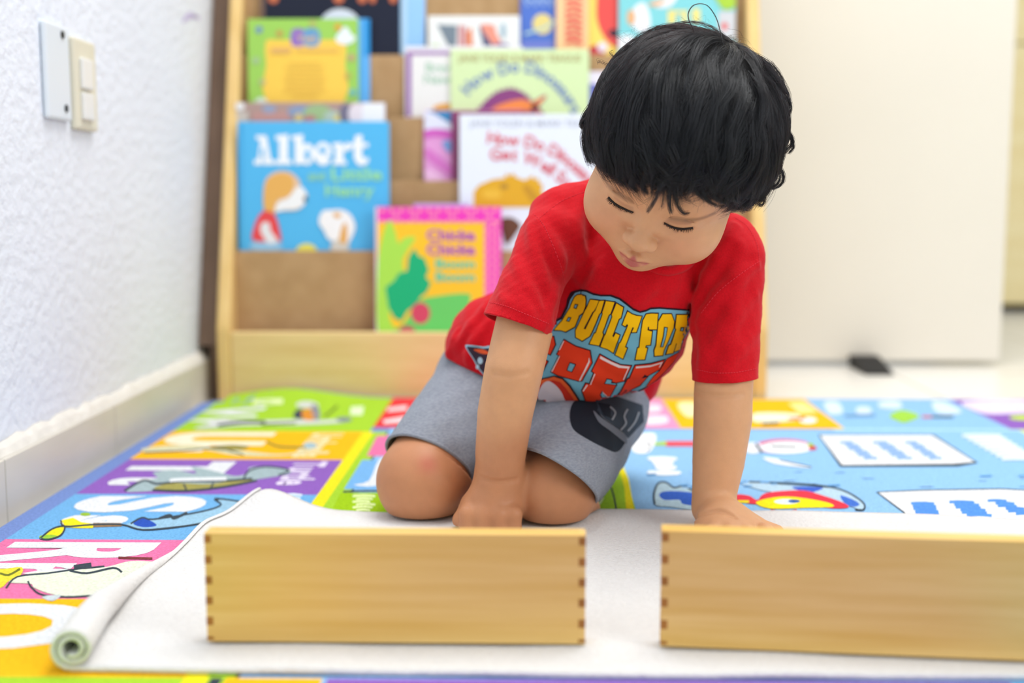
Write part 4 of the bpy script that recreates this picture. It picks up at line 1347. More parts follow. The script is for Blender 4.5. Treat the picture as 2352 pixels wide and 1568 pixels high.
def paint_skin(V):
    base = np.array(lin((212, 159, 117))[:3])
    C = np.tile(base, (len(V), 1))
    q = toH(V)
    s = q.copy(); s[:, 0] = np.abs(s[:, 0])
    def blend(C, m, col):
        return C * (1 - m[:, None]) + np.array(lin(col)[:3]) * m[:, None]
    headm = np.linalg.norm(q - np.array([0, 0.01, 0]), axis=1) < 0.13
    # legs are a little browner than face and arms
    leg = np.clip((0.125 - V[:, 2]) / 0.04, 0, 1) * np.clip((1.0 - np.minimum(np.linalg.norm(V - KNL, axis=1), np.linalg.norm(V - KNR, axis=1)) / 0.12) * 3, 0, 1)
    C = blend(C, leg * 0.9, (190, 130, 92))
    # cheeks
    m = np.exp(-((s[:, 0] - .034) / .018) ** 2 - ((q[:, 2] + .026) / .016) ** 2) * (q[:, 1] > 0.02) * headm
    C = blend(C, m * 0.35, (222, 150, 116))
    # lips
    up = seg(s, (0.0, 0.0755, -0.0466), (0.0120, 0.0690, -0.0504), 0.0036, 0.0016)
    lw = seg(s, (0.0, 0.0738, -0.0534), (0.0112, 0.0690, -0.0516), 0.0044, 0.0018)
    m = np.clip(-(np.minimum(up, lw) - 0.0008) / 0.0016, 0, 1) * headm
    C = blend(C, m * 0.9, (184, 92, 90))
    # brows
    for bp in BROWS:
        d = chain(V, bp, [0.0] * len(bp))
        m = np.clip(1.25 - d / 0.0034, 0, 1) * headm
        C = blend(C, m * 0.50, (88, 60, 46))
    for bp in LIDS:                           # lid rims and folds darkened: eyelid shading painted into the skin
        m = np.clip(1 - chain(V, bp, [0.0] * len(bp)) / 0.0026, 0, 1) * headm
        C = blend(C, m * 0.40, (158, 100, 78))
    # nostrils rim, lid margin
    m = np.clip(1 - np.abs(seg(s, (0.0130, 0.064, -0.0065), (0.0260, 0.066, -0.0090), 0.0)) / 0.0022, 0, 1) * headm
    C = blend(C, m * 0.5, (150, 98, 76))
    # healed graze on the knee
    g = W(985, 1060, 1.05)
    m = np.exp(-(np.linalg.norm(V - g, axis=1) / 0.010) ** 2)
    C = blend(C, np.clip(m * 0.8, 0, 1), (188, 98, 84))
    return C

def hit(f, px, py, t0=0.80, t1=1.5):
    """first surface point seen through a photo pixel"""
    d = ray(px, py); d = d / np.linalg.norm(d)
    t = t0
    best, bt = 9, t0
    for _ in range(160):
        p = CAM + d * t
        v = float(f(p[None])[0])
        if v < best:
            best, bt = v, t
        if v < 2e-4:
            return p
        t += max(v * 0.7, 2e-4)
        if t > t1:
            break
    return CAM + d * bt

for pts, r, k in (([(1594, 1192), (1612, 1180), (1645, 1172), (1672, 1178), (1690, 1190)], 0.0030, 0.0022),
                  ([(1596, 900), (1630, 908), (1668, 909), (1706, 904)], 0.0014, 0.004),
                  ([(1132, 856), (1170, 864), (1212, 856)], 0.0005, 0.005), ([(1104, 1098), (1140, 1108), (1188, 1102)], 0.0012, 0.005)):
    CREASES.append((np.array([hit(skin_world, x, y) for x, y in smooth_open(pts, 3)]), r, k))
for pts in ([(1384, 406), (1400, 428), (1424, 446), (1450, 460)], [(1542, 503), (1576, 506), (1610, 502), (1640, 491)]):
    BROWS.append([hit(head_world, x, y) for x, y in smooth_open(pts, 3)])
for pts in ([(1455, 487), (1440, 483), (1422, 475), (1408, 465), (1398, 453)], [(1526, 512), (1540, 520), (1556, 525), (1574, 526), (1592, 523)],
            [(1452, 478), (1432, 470), (1412, 454)], [(1532, 507), (1556, 514), (1584, 514)]):
    LIDS.append([hit(head_world, x, y) for x, y in smooth_open(pts, 3)])
bv, bf = mesh_sdf(skin_world, (-0.17, 0.90, 0.004), (0.26, 1.44, 0.33), 0.0018)
def head_only(P):
    return smin(head_world(P), seg(P, NECK_A, NECK_B, 0.030, 0.0315), 0.014)
hv, hf = mesh_sdf(head_only, (0.00, 0.895, 0.20), (0.26, 1.175, 0.455), 0.0011)
BODY_READY = True
V_, F_all = np.concatenate([bv, hv]), np.concatenate([bf, hf + len(bv)])

# ------------------------------------------------------------------ clothes
def shirt_core(P):
    d = chain(P, [W(1455, 628, 1.118), W(1446, 700, 1.128), W(1438, 752, 1.140)], [0.0585, 0.0615, 0.0600], 0.0)
    d = smin(d, seg(P, W(1330, 800, 1.150), W(1300, 812, 1.165), 0.0545, 0.057), 0.024)
    d = smin(d, seg(P, W(1166, 812, 1.220), W(1320, 830, 1.215), 0.0660, 0.060), 0.022)
    d = smin(d, seg(P, W(1330, 850, 1.235), W(1438, 858, 1.232), 0.046, 0.0385), 0.014)
    # shoulders
    d = smin(d, seg(P, W(1420, 490, 1.150), W(1292, 506, 1.115), 0.0400, 0.0325), 0.016)
    d = smin(d, seg(P, W(1590, 560, 1.145), W(1664, 565, 1.112), 0.0370, 0.0320), 0.016)
    d = smin(d, seg(P, W(1296, 600, 1.115), W(1306, 690, 1.120), 0.022), 0.012)     # gathered cloth at the armpit
    d = smin(d, seg(P, W(1430, 520, 1.160), W(1590, 560, 1.160), 0.040), 0.02)
    return d

SLA, SLB = W(1268, 552, 1.090), W(1176, 775, 1.038)
SRA, SRB = W(1680, 600, 1.098), W(1664, 905, 1.066)
def sleeve_l(P):
    return chain(P, [SLA, W(1232, 630, 1.070), SLB], [0.0315, 0.0283, 0.0325], 0.0)
def sleeve_r(P):
    return chain(P, [SRA, W(1670, 720, 1.088), SRB], [0.0312, 0.0314, 0.0295], 0.0)
def shirt_base(P):
    d = shirt_core(P)
    d = smin(d, sleeve_l(P), 0.009)
    return smin(d, sleeve_r(P), 0.009)

# folds: ridges laid on the base surface
RIDGES = []
def fold(pts, r, lift, f=None):
    f = f or shirt_base
    lift = lift * 1.9; r = r * 1.05
    Q = [hit(f, x, y) for x, y in smooth_open(pts, 2)]
    G = grad(f, np.array(Q))
    Q = [q - g * (r - lift) for q, g in zip(Q, G)]
    RIDGES.append((Q, r, min(q[1] for q in Q)))
fold([(1236, 508), (1262, 550), (1280, 590), (1290, 615)], 0.0065, 0.0030)
fold([(1216, 520), (1226, 575), (1246, 630), (1256, 660)], 0.0060, 0.0022)
fold([(1180, 600), (1210, 665), (1262, 745)], 0.0070, 0.0020)
fold([(1150, 680), (1196, 706), (1240, 740)], 0.0060, 0.0016)
fold([(1690, 520), (1648, 590), (1606, 680), (1592, 760)], 0.0070, 0.0030)
fold([(1640, 530), (1590, 620), (1570, 700), (1560, 780)], 0.0060, 0.0018)
fold([(1738, 610), (1690, 640), (1640, 690), (1606, 740)], 0.0070, 0.0034)
fold([(1735, 680), (1690, 720), (1640, 790), (1612, 830)], 0.0070, 0.0022)
fold([(1742, 760), (1700, 800), (1660, 850)], 0.0065, 0.0016)
fold([(1345, 430), (1325, 510), (1335, 590), (1330, 640)], 0.0070, 0.0022)
fold([(1505, 650), (1480, 680), (1440, 700)], 0.0065, 0.0014)
fold([(1130, 690), (1085, 745), (1045, 800)], 0.0070, 0.0022, shirt_core)
fold([(1120, 740), (1085, 790), (1075, 830)], 0.0060, 0.0020, shirt_core)
fold([(1165, 640), (1200, 690), (1220, 735)], 0.0060, 0.0018)
fold([(1275, 660), (1262, 710), (1248, 750)], 0.0055, 0.0018, sleeve_l)
fold([(1700, 560), (1690, 660), (1676, 760), (1672, 850)], 0.0070, 0.0014)
fold([(1610, 760), (1616, 810), (1610, 860)], 0.0055, 0.0016, sleeve_r)
fold([(1560, 800), (1510, 860), (1450, 900)], 0.0060, 0.0016)
fold([(1050, 760), (1035, 800), (1028, 815)], 0.0060, 0.0020, shirt_core)
fold([(1385, 600), (1372, 640), (1345, 668)], 0.0060, 0.0014)
def shirt_sdf(P):
    d = shirt_base(P)
    for Q, r, _ in RIDGES:
        lo = np.min(Q, 0) - 0.03; hi = np.max(Q, 0) + 0.03
        m = ((P > lo) & (P < hi)).all(1)
        if m.any():
            n = len(Q)
            rr = [r * (0.35 + 0.65 * math.sin(math.pi * (i + .4) / n)) for i in range(n)]
            d[m] = smin(d[m], chain(P[m], Q, rr), 0.0065)
    d = d + 0.0010 * np.sin(P[:, 0] * 150 + P[:, 2] * 90) * np.sin(P[:, 2] * 130 - P[:, 1] * 110) + 0.00016 * np.sin(P[:, 0] * 390 - P[:, 2] * 310) * np.sin(P[:, 2] * 420 + P[:, 1] * 350)
    return d

sv, sf = mesh_sdf(shirt_sdf, (-0.14, 0.97, 0.035), (0.28, 1.36, 0.36), 0.0020)

def cut_mesh(V, F, cuts, hole=None):
    """cuts: list of (point, normal pointing to the removed side, vertex mask function)"""
    bm = bmesh.new()
    vs_ = [bm.verts.new(p) for p in V]
    for q in F:
        try:
            bm.faces.new([vs_[i] for i in q])
        except ValueError:
            pass
    for (pt, nr, mask) in cuts:
        bm.verts.ensure_lookup_table()
        P = np.array([v.co for v in bm.verts])
        mk = mask(P)
        for v, k in zip(bm.verts, mk):
            v.tag = bool(k)
        fs = [f for f in bm.faces if all(v.tag for v in f.verts)]
        es = list({e for f in fs for e in f.edges})
        ve = list({v for f in fs for v in f.verts})
        bmesh.ops.bisect_plane(bm, geom=fs + es + ve, dist=1e-6, plane_co=Vector(pt), plane_no=Vector(nr), clear_outer=True)
    if hole is not None:
        P = np.array([v.co for v in bm.verts])
        hm = hole(P)
        bm.verts.ensure_lookup_table()
        bmesh.ops.delete(bm, geom=[v for v, k in zip(bm.verts[:], hm) if k], context='VERTS')
    # keep the biggest island
    bm.verts.ensure_lookup_table()
    for v in bm.verts:
        v.tag = False
    best = []
    for v in bm.verts:
        if v.tag:
            continue
        st, isl = [v], []
        v.tag = True
        while st:
            a = st.pop(); isl.append(a)
            for e in a.link_edges:
                o_ = e.other_vert(a)
                if not o_.tag:
                    o_.tag = True; st.append(o_)
        if len(isl) > len(best):
            best = isl
    keep = set(best)
    bmesh.ops.delete(bm, geom=[v for v in bm.verts if v not in keep], context='VERTS')
    bm.verts.index_update()
    V2 = np.array([v.co[:] for v in bm.verts])
    F2 = [[v.index for v in f.verts] for f in bm.faces]
    bd = [(e.verts[0].index, e.verts[1].index) for e in bm.edges if e.is_boundary]
    bm.free()
    return V2, F2, bd

def plane3(a, b, c, ref):
    n = np.cross(b - a, c - a); n /= np.linalg.norm(n)
    return a, (n if n @ ref > 0 else -n)

def near_seg(a, b, r):
    a, b = np.asarray(a), np.asarray(b)
    return lambda P: seg(P, a, b, 0.0) < r

hs = lambda x, y: hit(shirt_base, x, y)
pa, na = plane3(W(1015, 800, 1.240), W(1290, 946, 1.100), W(1475, 944, 1.235), np.array([0, 0, -1.0]))
p1, n1 = plane3(hs(1120, 719), hs(1185, 737), hs(1250, 764), SLB - SLA)
p2, n2 = plane3(hs(1603, 877), hs(1665, 880), hs(1730, 873), SRB - SRA)
ncx = W(1500, 560, 1.115)
nax = NECK_A - NECK_B; nax /= np.linalg.norm(nax)
NF = hs(1512, 611)
nk_n = np.array([0.10, -0.35, 0.93]); nk_n /= np.linalg.norm(nk_n)
elbow_l = SLB + (SLB - SLA) * 0.4
elbow_r = SRB + (SRB - SRA) * 0.3
NC0 = NF + np.array([-0.002, 0.030, 0.022])
HOLE = lambda P: seg(P, NC0, NECK_A + (NECK_A - NC0) * 0.5, 0.0) < 0.0385
sv, sf, sbd = cut_mesh(sv, sf, [
    (pa, na, lambda P: (P[:, 2] < 0.17) & (seg(P, SLA, elbow_l, 0.0) > 0.037) & (seg(P, SRA, elbow_r, 0.0) > 0.036)),
    (p1, n1, near_seg(SLA + (SLB - SLA) * 0.55, elbow_l, 0.043)),
    (p2, n2, near_seg(SRA + (SRB - SRA) * 0.6, elbow_r, 0.039)),
], HOLE)
# skin stays inside the cloth
def tuck(P, f, m, depth=0.0042):
    idx = np.where(m)[0]
    for _ in range(10):
        d = f(P[idx])
        k = d > -depth
        if not k.any():
            break
        j = idx[k]
        P[j] -= np.clip(d[k] + depth, 0, 0.012)[:, None] * grad(f, P[j])
    return P
B_ = V_.copy()
nb_ = len(bv)
isbody = np.arange(len(B_)) < nb_
COVER = ~HOLE(B_)
armL = np.minimum(seg(B_, SHL, ELL_, 0.0), seg(B_, ELL_, WRL, 0.0))
armR = np.minimum(seg(B_, SHR, ELR, 0.0), seg(B_, ELR, WRR, 0.0))
covered = isbody & COVER & (shirt_base(B_) < 0.03) & ((B_ - pa) @ na < -0.004) & ~((armL < 0.0305) & ((B_ - p1) @ n1 > -0.004)) & ~((armR < 0.0315) & ((B_ - p2) @ n2 > -0.004))
B_ = tuck(B_, shirt_base, covered)
M_RED = mat('red_cotton', (202, 12, 28), 0.85, 0.12, vary=0.10, vscale=650, bump=0.55, bscale=1100, bdist=0.0007, sheen=0.10)
shirt = raw_mesh('t_shirt', sv, sf, M_RED, child)
shirt['label'] = 'red short-sleeved t-shirt with a printed front'
m_ = shirt.modifiers.new('cloth', 'SOLIDIFY'); m_.thickness = 0.0016; m_.offset = -1

def boundary_loops(V, bd):
    adj = {}
    for a, b_ in bd:
        adj.setdefault(a, []).append(b_); adj.setdefault(b_, []).append(a)
    loops, seen = [], set()
    for s in adj:
        if s in seen:
            continue
        lp, cur, prev = [], s, None
        while cur is not None and cur not in seen:
            seen.add(cur); lp.append(cur)
            nx_ = [k for k in adj[cur] if k not in seen]
            cur = nx_[0] if nx_ else None
        loops.append(V[lp])
    return loops

def closed_tube(P, r, m, n=8, sq=None):
    mb = MB()
    P = np.asarray(P)
    k = max(8, len(P) // 4)
    idx = np.linspace(0, len(P), k, endpoint=False).astype(int)
    Q = P[idx]
    for _ in range(3):
        Q = (np.roll(Q, 1, 0) + 2 * Q + np.roll(Q, -1, 0)) / 4
    pts = list(Q) + [Q[0], Q[1]]
    mb.tube(pts, r, m, n, cap=False)
    return mb

loops = boundary_loops(sv, sbd)
for lp in loops:
    c = lp.mean(0)
    if np.linalg.norm(c - NC0) < 0.05 and len(lp) > 30:
        closed_tube(lp, 0.0046, M_RED).build('collar', parent=child, smooth=True)

SHB = BVHTree.FromPolygons([Vector(p) for p in sv], sf)
def cast(bvh, px, py, off):
    d = Vector(ray(px, py)).normalized()
    h = bvh.ray_cast(Vector(CAM), d)
    if h[0] is None:
        return None
    n = h[1]
    if n.dot(d) > 0:
        n = -n
    return np.array(h[0] + n * off)

def drape(bvh, mb, col, poly, off, step=5.0, m=None):
    v, f = tri2d_fine(poly, step)
    P = [cast(bvh, x, y, off) for x, y in v]
    ok = [p is not None for p in P]
    P = [p if p is not None else np.zeros(3) for p in P]
    if bvh is SHB and len(P):
        A_ = np.array(P)
        sl_ = np.minimum(sleeve_l(A_), sleeve_r(A_)) < shirt_core(A_) - 0.001
        ok = [a and not b_ for a, b_ in zip(ok, sl_)]
    F2 = []
    for t in f:
        if not all(ok[i] for i in t):
            continue
        q = np.array([P[i] for i in t])
        if max(np.linalg.norm(q[0] - q[1]), np.linalg.norm(q[1] - q[2]), np.linalg.norm(q[2] - q[0])) > 0.011:
            continue
        F2.append(t)
    if F2:
        mb.add(P, F2, m or flat(col, 0.75, 0.15))

# ---- the printed front (pixel outlines measured on the photo: x = 1180 + u/4.9, y = 640 + v/4.9)
def Z(pts):
    return [(1180 + u / 4.9, 640 + v / 4.9) for u, v in pts]
def grow(poly, d):
    """outline ring: push polygon outwards by d pixels"""
    P = np.array(poly, float)
    A = 0.5 * np.sum(P[:, 0] * np.roll(P[:, 1], -1) - np.roll(P[:, 0], -1) * P[:, 1])
    s = 1 if A > 0 else -1
    out = []
    n = len(P)
    for i in range(n):
        e1 = P[i] - P[i - 1]; e2 = P[(i + 1) % n] - P[i]
        e1 /= np.linalg.norm(e1) + 1e-9; e2 /= np.linalg.norm(e2) + 1e-9
        n1_ = np.array([e1[1], -e1[0]]) * s; n2_ = np.array([e2[1], -e2[0]]) * s
        b_ = n1_ + n2_
        L = np.linalg.norm(b_)
        b_ = b_ / (L + 1e-9)
        c = max(0.5, math.sqrt(max(0.0, (1 + n1_ @ n2_) / 2)))
        out.append(tuple(P[i] + b_ * d / c))
    return out
DK = (44, 18, 32); CY = (112, 176, 200); GD = (244, 190, 8); OR = (226, 62, 30); LT = (232, 214, 214)
pr = MB()
outer = Z([(330, 560), (400, 640), (455, 470), (530, 425), (590, 300), (600, 230), (640, 150), (690, 130), (760, 118), (820, 125), (900, 160), (980, 178), (1100, 178), (1200, 215), (1280, 275), (1350, 330), (1420, 362), (1490, 345), (1540, 322), (1640, 318), (1800, 330), (1990, 345), (2030, 440), (2018, 560), (2000, 690), (1880, 800), (1780, 920), (1700, 1010), (1640, 1090), (1500, 1220), (1300, 1320), (1150, 1370), (1000, 1400), (830, 1432), (500, 1436), (300, 1400), (150, 1300), (150, 800)])
drape(SHB, pr, DK, outer, 0.0004)
inner = Z([(340, 580), (420, 645), (465, 495), (545, 450), (610, 330), (640, 230), (690, 160), (760, 138), (820, 146), (900, 182), (980, 198), (1090, 198), (1190, 235), (1270, 295), (1345, 352), (1420, 382), (1490, 365), (1540, 342), (1640, 338), (1800, 350), (1975, 362), (2012, 445), (1985, 560), (1900, 690), (1870, 790), (1770, 905), (1690, 1000), (1630, 1075), (1490, 1205), (1295, 1305), (1150, 1352), (1000, 1390), (830, 1425), (500, 1430), (300, 1396), (160, 1300), (160, 800)])
drape(SHB, pr, CY, inner, 0.0006)
def letter(polys, holes, col, w, off=0.0008):
    for pl in polys:
        drape(SHB, pr, DK, grow(Z(pl), w), off)
    for pl in polys:
        drape(SHB, pr, col, Z(pl), off + 0.0002)
    for hl in holes:
        drape(SHB, pr, DK, grow(Z(hl), w * .8), off + 0.0004)
        drape(SHB, pr, CY, Z(hl), off + 0.0006)
w_ = 2.4
letter([[(462, 580), (530, 490), (545, 475), (600, 385), (640, 320), (645, 300), (690, 205), (720, 185), (770, 178), (810, 192), (818, 240), (812, 310), (785, 380), (740, 412), (735, 435), (690, 540), (590, 596), (540, 580)]], [[(700, 292), (722, 296), (708, 328), (690, 322)], [(622, 436), (642, 440), (625, 474), (606, 468)]], GD, w_)
letter([[(870, 232), (962, 244), (935, 315), (908, 362), (890, 375), (800, 548), (795, 562), (815, 566), (905, 382), (925, 360), (970, 248), (1022, 246), (985, 375), (965, 400), (900, 560), (860, 640), (775, 696), (704, 655), (702, 580), (735, 520), (808, 362), (828, 330)]], [], GD, w_)
letter([[(1042, 250), (1138, 262), (1092, 392), (1075, 402), (1002, 600), (1012, 626), (962, 748), (858, 730), (915, 610), (930, 604), (1008, 395), (1005, 375)]], [], GD, w_)
letter([[(1160, 275), (1236, 318), (1205, 440), (1186, 448), (1112, 640), (1125, 655), (1150, 610), (1192, 630), (1120, 826), (1060, 786), (980, 760), (1030, 630), (1038, 622), (1115, 425), (1108, 400)]], [], GD, w_)
letter([[(1282, 362), (1330, 396), (1378, 412), (1436, 420), (1378, 594), (1328, 596), (1352, 545), (1335, 540), (1250, 760), (1275, 775), (1228, 892), (1145, 850), (1192, 720), (1205, 712), (1288, 520), (1275, 505), (1255, 530), (1225, 512)]], [], GD, w_)
letter([[(1490, 395), (1540, 388), (1618, 390), (1605, 566), (1520, 566), (1520, 535), (1505, 540), (1500, 575), (1552, 590), (1535, 735), (1485, 740), (1478, 770), (1500, 775), (1470, 900), (1370, 902), (1395, 775), (1412, 768), (1442, 530), (1450, 470)]], [], GD, w_)
letter([[(1672, 396), (1765, 396), (1798, 480), (1790, 545), (1730, 690), (1680, 800), (1668, 855), (1580, 862), (1578, 800), (1600, 740), (1625, 480)]], [[(1692, 545), (1716, 548), (1700, 640), (1668, 750), (1652, 750), (1680, 640)]], GD, w_)
letter([[(1828, 405), (1978, 405), (1988, 480), (1960, 560), (1905, 650), (1890, 680), (1862, 790), (1800, 815), (1832, 720), (1822, 720), (1785, 830), (1710, 842), (1742, 745), (1765, 735), (1825, 560), (1815, 550)]], [[(1880, 545), (1900, 545), (1892, 575), (1874, 572)]], GD, w_)
# second line
letter([[(150, 700), (390, 650), (450, 655), (470, 740), (415, 850), (365, 830), (340, 900), (385, 930), (330, 1030), (150, 1000)]], [], OR, w_)
letter([[(572, 690), (700, 760), (860, 808), (880, 940), (765, 1140), (730, 1142), (590, 1105), (500, 1080), (430, 1042), (520, 860), (494, 845)]], [[(640, 945), (692, 962), (655, 1036), (610, 1020)]], OR, w_)
letter([[(972, 850), (1100, 920), (1200, 965), (1320, 975), (1240, 1140), (1150, 1160), (1100, 1150), (1095, 1175), (1150, 1190), (1080, 1310), (1040, 1310), (990, 1250), (965, 1300), (985, 1330), (960, 1375), (830, 1420), (770, 1250), (810, 1170), (855, 1180), (905, 1052), (880, 1035)]], [[(1050, 1122), (1100, 1132), (1092, 1165), (1150, 1168), (1145, 1180), (1030, 1165)]], OR, w_)
letter([[(1365, 970), (1540, 950), (1690, 910), (1640, 1010), (1500, 1085), (1470, 1070), (1435, 1110), (1500, 1100), (1420, 1190), (1330, 1230), (1240, 1290), (1120, 1340), (1200, 1270), (1280, 1120), (1305, 1110)]], [], OR, w_)
letter([[(1720, 900), (1860, 820), (1790, 930), (1690, 1040), (1600, 1130), (1480, 1215), (1560, 1110), (1640, 1030)]], [], OR, 1.4)
for pl in ([(565, 700), (575, 704), (525, 800), (512, 802)], [(520, 862), (528, 868), (440, 1040), (430, 1036)], [(852, 875), (862, 930), (750, 1140), (735, 1136), (842, 930)], [(980, 862), (1100, 925), (1200, 968), (1305, 980), (1240, 1125), (1228, 1122), (1285, 1000), (1180, 990), (1080, 945), (970, 888)], [(1375, 978), (1540, 958), (1670, 925), (1640, 985), (1628, 985), (1648, 945), (1530, 980), (1368, 998)], [(905, 1060), (916, 1062), (868, 1180), (856, 1180)], [(820, 1180), (832, 1186), (784, 1255), (772, 1250)], [(990, 1250), (1050, 1312), (1078, 1310), (1050, 1320), (1000, 1275)]):
    drape(SHB, pr, LT, Z(pl), 0.0015)
# plain red hood-like shape with an orange edge, lower left of the print
drape(SHB, pr, DK, Z([(250, 1140), (340, 1110), (460, 1080), (560, 1110), (640, 1190), (720, 1310), (790, 1432), (300, 1420), (200, 1300)]), 0.0014)
drape(SHB, pr, (232, 100, 50), Z([(255, 1152), (345, 1122), (460, 1092), (550, 1122), (628, 1202), (706, 1320), (762, 1430), (300, 1415), (205, 1300)]), 0.0016)
drape(SHB, pr, (206, 52, 34), Z([(270, 1200), (350, 1160), (455, 1130), (530, 1150), (600, 1226), (672, 1335), (716, 1428), (300, 1412), (215, 1310)]), 0.0018)
drape(SHB, pr, (214, 206, 214), Z(smooth_closed([(285, 1290), (330, 1180), (400, 1138), (480, 1180), (545, 1260), (570, 1330), (610, 1424), (400, 1412), (300, 1385)], 3)), 0.0020)
prn = pr.build('chest_print', parent=shirt, fix=False)
prn['label'] = 'printed lettering in yellow and orange on pale blue'
pr = MB()
# small dark printed patch at the side hem
drape(SHB, pr, (150, 196, 216), smooth_closed([(1070, 796), (1080, 792), (1110, 796), (1130, 800), (1128, 870), (1102, 850), (1090, 830)], 4), 0.0006)
drape(SHB, pr, (62, 48, 62), smooth_closed([(1074, 799), (1084, 796), (1110, 800), (1130, 806), (1126, 866), (1104, 848), (1092, 828)], 4), 0.0009)
drape(SHB, pr, (226, 92, 50), smooth_closed([(1088, 802), (1110, 802), (1126, 812), (1108, 812)], 4), 0.0012)
drape(SHB, pr, (176, 204, 220), ell(1104, 828, 6, 8), 0.0012); drape(SHB, pr, (176, 204, 220), ell(1098, 842, 4, 5), 0.0012)
prn = pr.build('hem_print', parent=shirt, fix=False)
prn['label'] = 'small dark printed patch near the side hem'
# stitched seams
M_ST = mat('red_thread', (222, 62, 74), 0.8, 0.1)
def stitch(pts, dash=True):
    P = smooth_open(pts, 8)
    Q = [cast(SHB, x, y, 0.0002) for x, y in P]
    Q = [q for q in Q if q is not None]
    if len(Q) > 2:
        st = MB()
        for i in range(0, len(Q) - 1, 1):
            if np.linalg.norm(Q[i + 1] - Q[i]) < 0.01:
                a, b_ = Q[i], Q[i] + (Q[i + 1] - Q[i]) * 0.7
                st.tube([a, b_], 0.00030, M_ST, 5)
        st.build('stitching', parent=shirt, smooth=True)
stitch([(1124, 694), (1160, 702), (1210, 722), (1262, 744)]); stitch([(1600, 848), (1640, 856), (1690, 855), (1736, 846)])
stitch([(1209, 478), (1240, 505), (1262, 545), (1288, 610), (1298, 650)]); stitch([(1240, 500), (1290, 462), (1345, 440)])
stitch([(1688, 500), (1716, 520), (1738, 560), (1744, 600)]); stitch([(1744, 600), (1700, 630), (1650, 670), (1610, 720)])

# ------------------------------------------------------------------ shorts
def leg_l(P):
    return chain(P, [W(1138, 895, 1.235), W(1042, 988, 1.165), W(950, 1104, 1.082)], [0.064, 0.0500, 0.0425], 0.0)
def leg_r(P):
    return chain(P, [W(1356, 935, 1.225), W(1318, 1010, 1.150), W(1262, 1122, 1.050)], [0.060, 0.0520, 0.0420], 0.0)
def shorts_base(P):
    d = smin(leg_l(P), leg_r(P), 0.008)
    d = smin(d, seg(P, W(1150, 870, 1.245), W(1360, 890, 1.235), 0.062, 0.056), 0.02)
    d = smin(d, seg(P, W(1400, 955, 1.215), W(1442, 972, 1.205), 0.026, 0.0135), 0.012)   # pocket standing off the hip
    d = smin(d, seg(P, W(1330, 1100, 1.120), W(1395, 1050, 1.160), 0.028, 0.0150), 0.016)  # loose outer hem
    return smax(d, P[:, 2] - 0.165, 0.004)
def shorts_sdf(P):
    d = shorts_base(P)
    d = d + 0.0007 * np.sin(P[:, 0] * 140 - P[:, 2] * 120) * np.sin(P[:, 1] * 120 + P[:, 2] * 60)
    return d
qv, qf = mesh_sdf(shorts_sdf, (-0.15, 0.97, 0.004), (0.26, 1.40, 0.185), 0.0022)
hq = lambda x, y: hit(shorts_base, x, y)
KP = W(950, 1104, 1.082); KQ = W(1262, 1122, 1.050)
p3, n3 = plane3(hq(916, 996), hq(985, 1010), hq(1072, 1072), KP - W(1040, 985, 1.165))
p4, n4 = plane3(hq(1215, 1029), hq(1285, 1060), W(1350, 1150, 1.092), KQ - W(1318, 1010, 1.150))
qv, qf, qbd = cut_mesh(qv, qf, [
    (p3, n3, lambda P: leg_l(P) < leg_r(P) + 0.006),
    (p4, n4, lambda P: leg_r(P) <= leg_l(P)),
])
M_GREY = mat('grey_marl_jersey', (128, 134, 146), 0.9, 0.1, col2=(150, 156, 166), vscale=260, vstretch=(1, 1, 3), bump=0.3, bscale=900, bdist=0.001, sheen=0.1)
shorts = raw_mesh('shorts', qv, qf, M_GREY, child)
shorts['label'] = 'grey marl shorts with a black side panel'
m_ = shorts.modifiers.new('cloth', 'SOLIDIFY'); m_.thickness = 0.0022; m_.offset = -1
for lp in boundary_loops(qv, qbd):
    if len(lp) > 40:
        closed_tube(lp, 0.0017, M_GREY).build('hem', parent=shorts, smooth=True)
sl = isbody & (B_[:, 2] < 0.16) & (shorts_base(B_) < 0.02) & (seg(B_, SLA, elbow_l, 0.0) > 0.040)
ml = (leg_l(B_) < leg_r(B_)) & ((B_ - p3) @ n3 < -0.003)
mr = (leg_l(B_) >= leg_r(B_)) & ((B_ - p4) @ n4 < -0.003)
far_arm = (armL > 0.0272) & (armR > 0.04) & (seg(B_, WRL, W(1130, 1168, 1.046), 0.0) > 0.034)
B_ = tuck(B_, shorts_base, sl & (ml | mr) & far_arm)
ml2 = (leg_l(B_) < leg_r(B_)) & (np.abs((B_ - p3) @ n3 - 0.001) < 0.006)
B_ = tuck(B_, shorts_base, sl & ml2 & far_arm, 0.0012)
body = raw_mesh('body', B_, F_all, M_SKIN, child)
set_col(body, paint_skin(V_))
QB = BVHTree.FromPolygons([Vector(p) for p in qv], qf)
pt = MB()
BK = (30, 36, 46)
drape(QB, pt, BK, smooth_closed([(1322, 920), (1309, 950), (1316, 984), (1345, 1006), (1390, 1029), (1417, 1037), (1436, 1012), (1430, 992), (1404, 974), (1378, 952), (1366, 920)], 4), 0.0005)
drape(QB, pt, (58, 68, 80), [(1366, 915), (1400, 905), (1475, 930), (1478, 968), (1442, 1006), (1420, 985), (1390, 962), (1372, 945)], 0.0005)
drape(QB, pt, BK, [(1372, 925), (1400, 930), (1402, 960), (1386, 955)], 0.0009)
drape(QB, pt, (110, 116, 126), smooth_closed([(1362, 944), (1380, 960), (1410, 980), (1434, 998), (1438, 1018), (1428, 1012), (1400, 990), (1374, 970)], 4), 0.0009)
for ln in ([(1400, 935), (1412, 948), (1404, 965)], [(1440, 940), (1432, 956), (1436, 972), (1424, 988)], [(1466, 946), (1456, 970), (1440, 990)]):
    drape(QB, pt, (150, 156, 164), stroke(smooth_open(ln, 4), 4), 0.0010, 3.0)
p_ = pt.build('side_panel', parent=shorts, fix=False)
